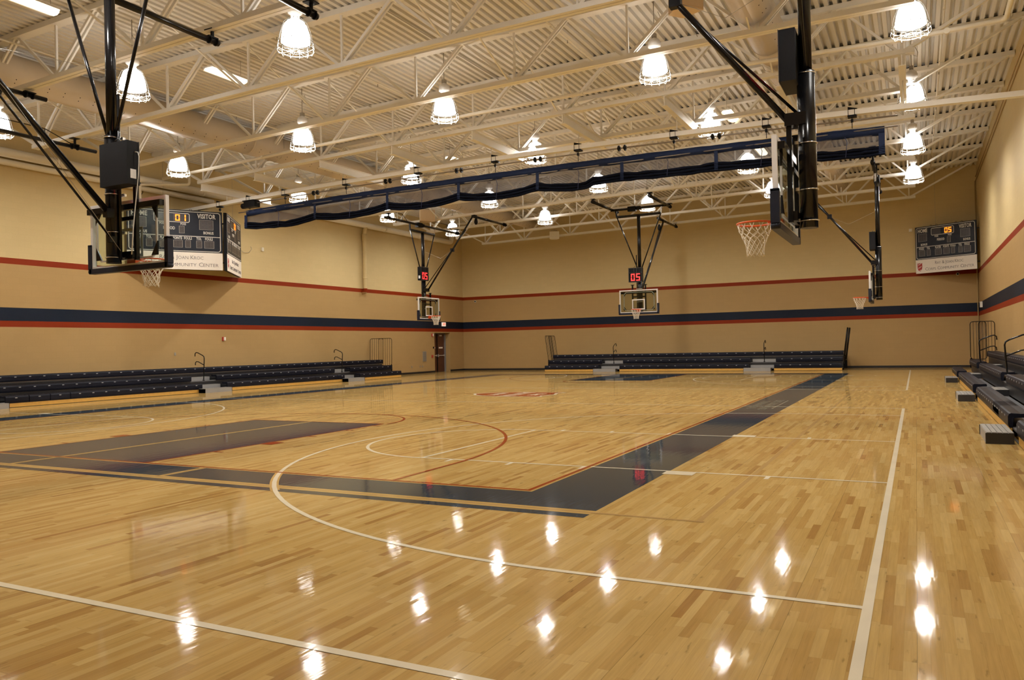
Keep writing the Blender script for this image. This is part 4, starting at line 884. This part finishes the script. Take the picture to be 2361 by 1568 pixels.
def flat(name, x, y, z, dims, m, lab, cat, group=None):
    o = MB().box((0, 0, 0), dims).build(name, m, None, (x, y, z)); return tag(o, lab, cat, group)
WX = XL
t = empty('fire_alarm_strobe', (WX+.03, 16.55, 2.06)); tag(t, 'small red and white fire alarm strobe on the left wall under the red stripe', 'fire alarm')
MB().b2(-.03, .03, -.06, .06, -.08, .08).build('base', REDBOX, t); MB().b2(.03, .06, -.02, .07, -.07, .07).build('strobe_lens', WHITEBOX, t)
t = empty('fire_alarm_strobe', (WX+.03, 32.6, 2.26)); tag(t, 'fire alarm strobe beside the top of the brown door', 'fire alarm')
MB().b2(-.03, .03, -.07, .05, -.09, .09).build('base', REDBOX, t); MB().b2(.03, .06, -.02, .05, -.07, .07).build('strobe_lens', WHITEBOX, t)
flat('wall_plate', WX+.01, 14.12, 1.47, (.02, .07, .12), PLATE, 'small grey cover plate on the left wall left of the handrail', 'wall plate')
flat('card_reader', WX+.02, 32.72, 1.50, (.03, .09, .12), BLACKM, 'small dark card reader left of the brown door', 'card reader')
flat('pull_station', WX+.03, 32.55, .98, (.05, .11, .16), REDBOX, 'red fire alarm pull station left of the brown door', 'fire alarm')
t = empty('wall_vent', (WX+.015, 31.72, .99)); tag(t, 'grey vertical louvred vent on the left wall near the door', 'vent')
MB().b2(-.015, .015, -.18, .18, -.3, .3).build('vent_frame', PLATE, t)
v_ = MB()
for i in range(12): v_.b2(.015, .022, -.15, .15, -.27+i*.046, -.25+i*.046)
v_.build('louvre', mat('dark louvre', (.2, .19, .17), .5), t)
for y, l in ((30.4, 'leftmost below the vent'), (31.25, 'middle one, below the vent'), (31.5, 'rightmost, below the vent')):
    flat('wall_outlet', WX+.01, y, .41, (.02, .07, .11), PLATE, 'small outlet plate low on the left wall, ' + l, 'outlet', 'outlet plates below the wall vent')
t = empty('exit_sign', (WX+.04, 33.88, 2.92)); tag(t, 'small lit EXIT sign on the blue stripe above the brown door', 'exit sign')
MB().b2(-.035, .035, -.19, .19, -.12, .12).build('sign_case', EXITM, t)
text_mesh('exit_letters', 'EXIT', .16, EXITR, t, Matrix.Translation((.037, 0, 0)) @ Matrix.Rotation(pi/2, 4, 'Z') @ Matrix.Rotation(pi/2, 4, 'X'), .9, bold=.006)
def dome(x, y, z, lab):
    t = empty('security_camera', (x, y, z)); tag(t, lab, 'camera')
    b_ = MB(); b_.tube((0, .0, 0), (0, -.06, 0), .07, 14); b_.build('camera_base', WHITEBOX, t); b_ = MB(); b_.tube((0, -.06, 0), (0, -.1, -.01), .05, 12, .03); b_.build('camera_lens', BLACKM, t)
dome(-13.6, YF, 4.38, 'small white camera on the far wall near the left corner'); dome(13.2, YF, 4.5, 'small round camera on the red stripe under the far right scoreboard')
flat('sensor_box', 11.22, YF-.04, 6.78, (.14, .08, .14), WHITEBOX, 'tiny white box on the far wall left of the far scoreboard', 'sensor')
flat('sensor_box', WX+.04, 18.85, 6.05, (.08, .1, .16), WHITEBOX, 'tiny white box on the left wall right of the left scoreboards', 'sensor')
flat('junction_box', XR-.05, 34.4, 2.93, (.1, .16, .26), WHITEBOX, 'small white box on the blue stripe in the right corner', 'electrical box')
c_ = MB(); c_.path([(XR-.06, YF-.06, 0.1), (XR-.06, YF-.06, 8.9)], .022, 8); tag(c_.build('corner_conduit', mat('tan conduit', (.5, .36, .16), .5)), 'thin tan conduit running up the far right corner', 'conduit')
c_ = MB(); c_.path([(XR-.03, YN+.1, 9.25), (XR-.03, 36.2, 9.1)], .02, 6); tag(c_.build('wall_conduit', mat('tan conduit', (.5, .36, .16), .5)), 'upper thin conduit along the top of the right wall', 'conduit')
c_ = MB(); c_.path([(XR-.03, YN+.1, 9.02), (XR-.03, 36.2, 8.9)], .02, 6); tag(c_.build('wall_conduit', mat('tan conduit', (.5, .36, .16), .5)), 'lower thin conduit along the top of the right wall', 'conduit')
t = empty('cable_outlet', (WX+.02, 12.4, 7.1)); tag(t, 'dark cable box with curled wires above the left scoreboard', 'cable box')
b_ = MB(); b_.b2(0, .12, -.1, .06, -.08, .08); b_.build('box', PLATE, t); b_ = MB(); b_.path([(.06, .04, .06), (.08, .2, .3), (.06, .35, .5), (.06, .3, .6)], .012, 5); b_.path([(.06, .06, 0), (.08, .3, -.1), (.06, .3, -.4)], .01, 5); b_.b2(0, .1, -.45, -.1, -.04, .04); b_.build('wires', BLACKM, t)
t = empty('wall_hook_cable', (WX+.02, 18.2, 6.0)); tag(t, 'thin curled cable on the wall beside the angled scoreboard', 'cable')
b_ = MB(); b_.path([(.02, -.75, -.05), (.03, -.45, -.2), (.02, -.15, -.18), (.04, 0, 0), (.02, -.05, .1)], .008, 5); b_.build('cable', PLATE, t)
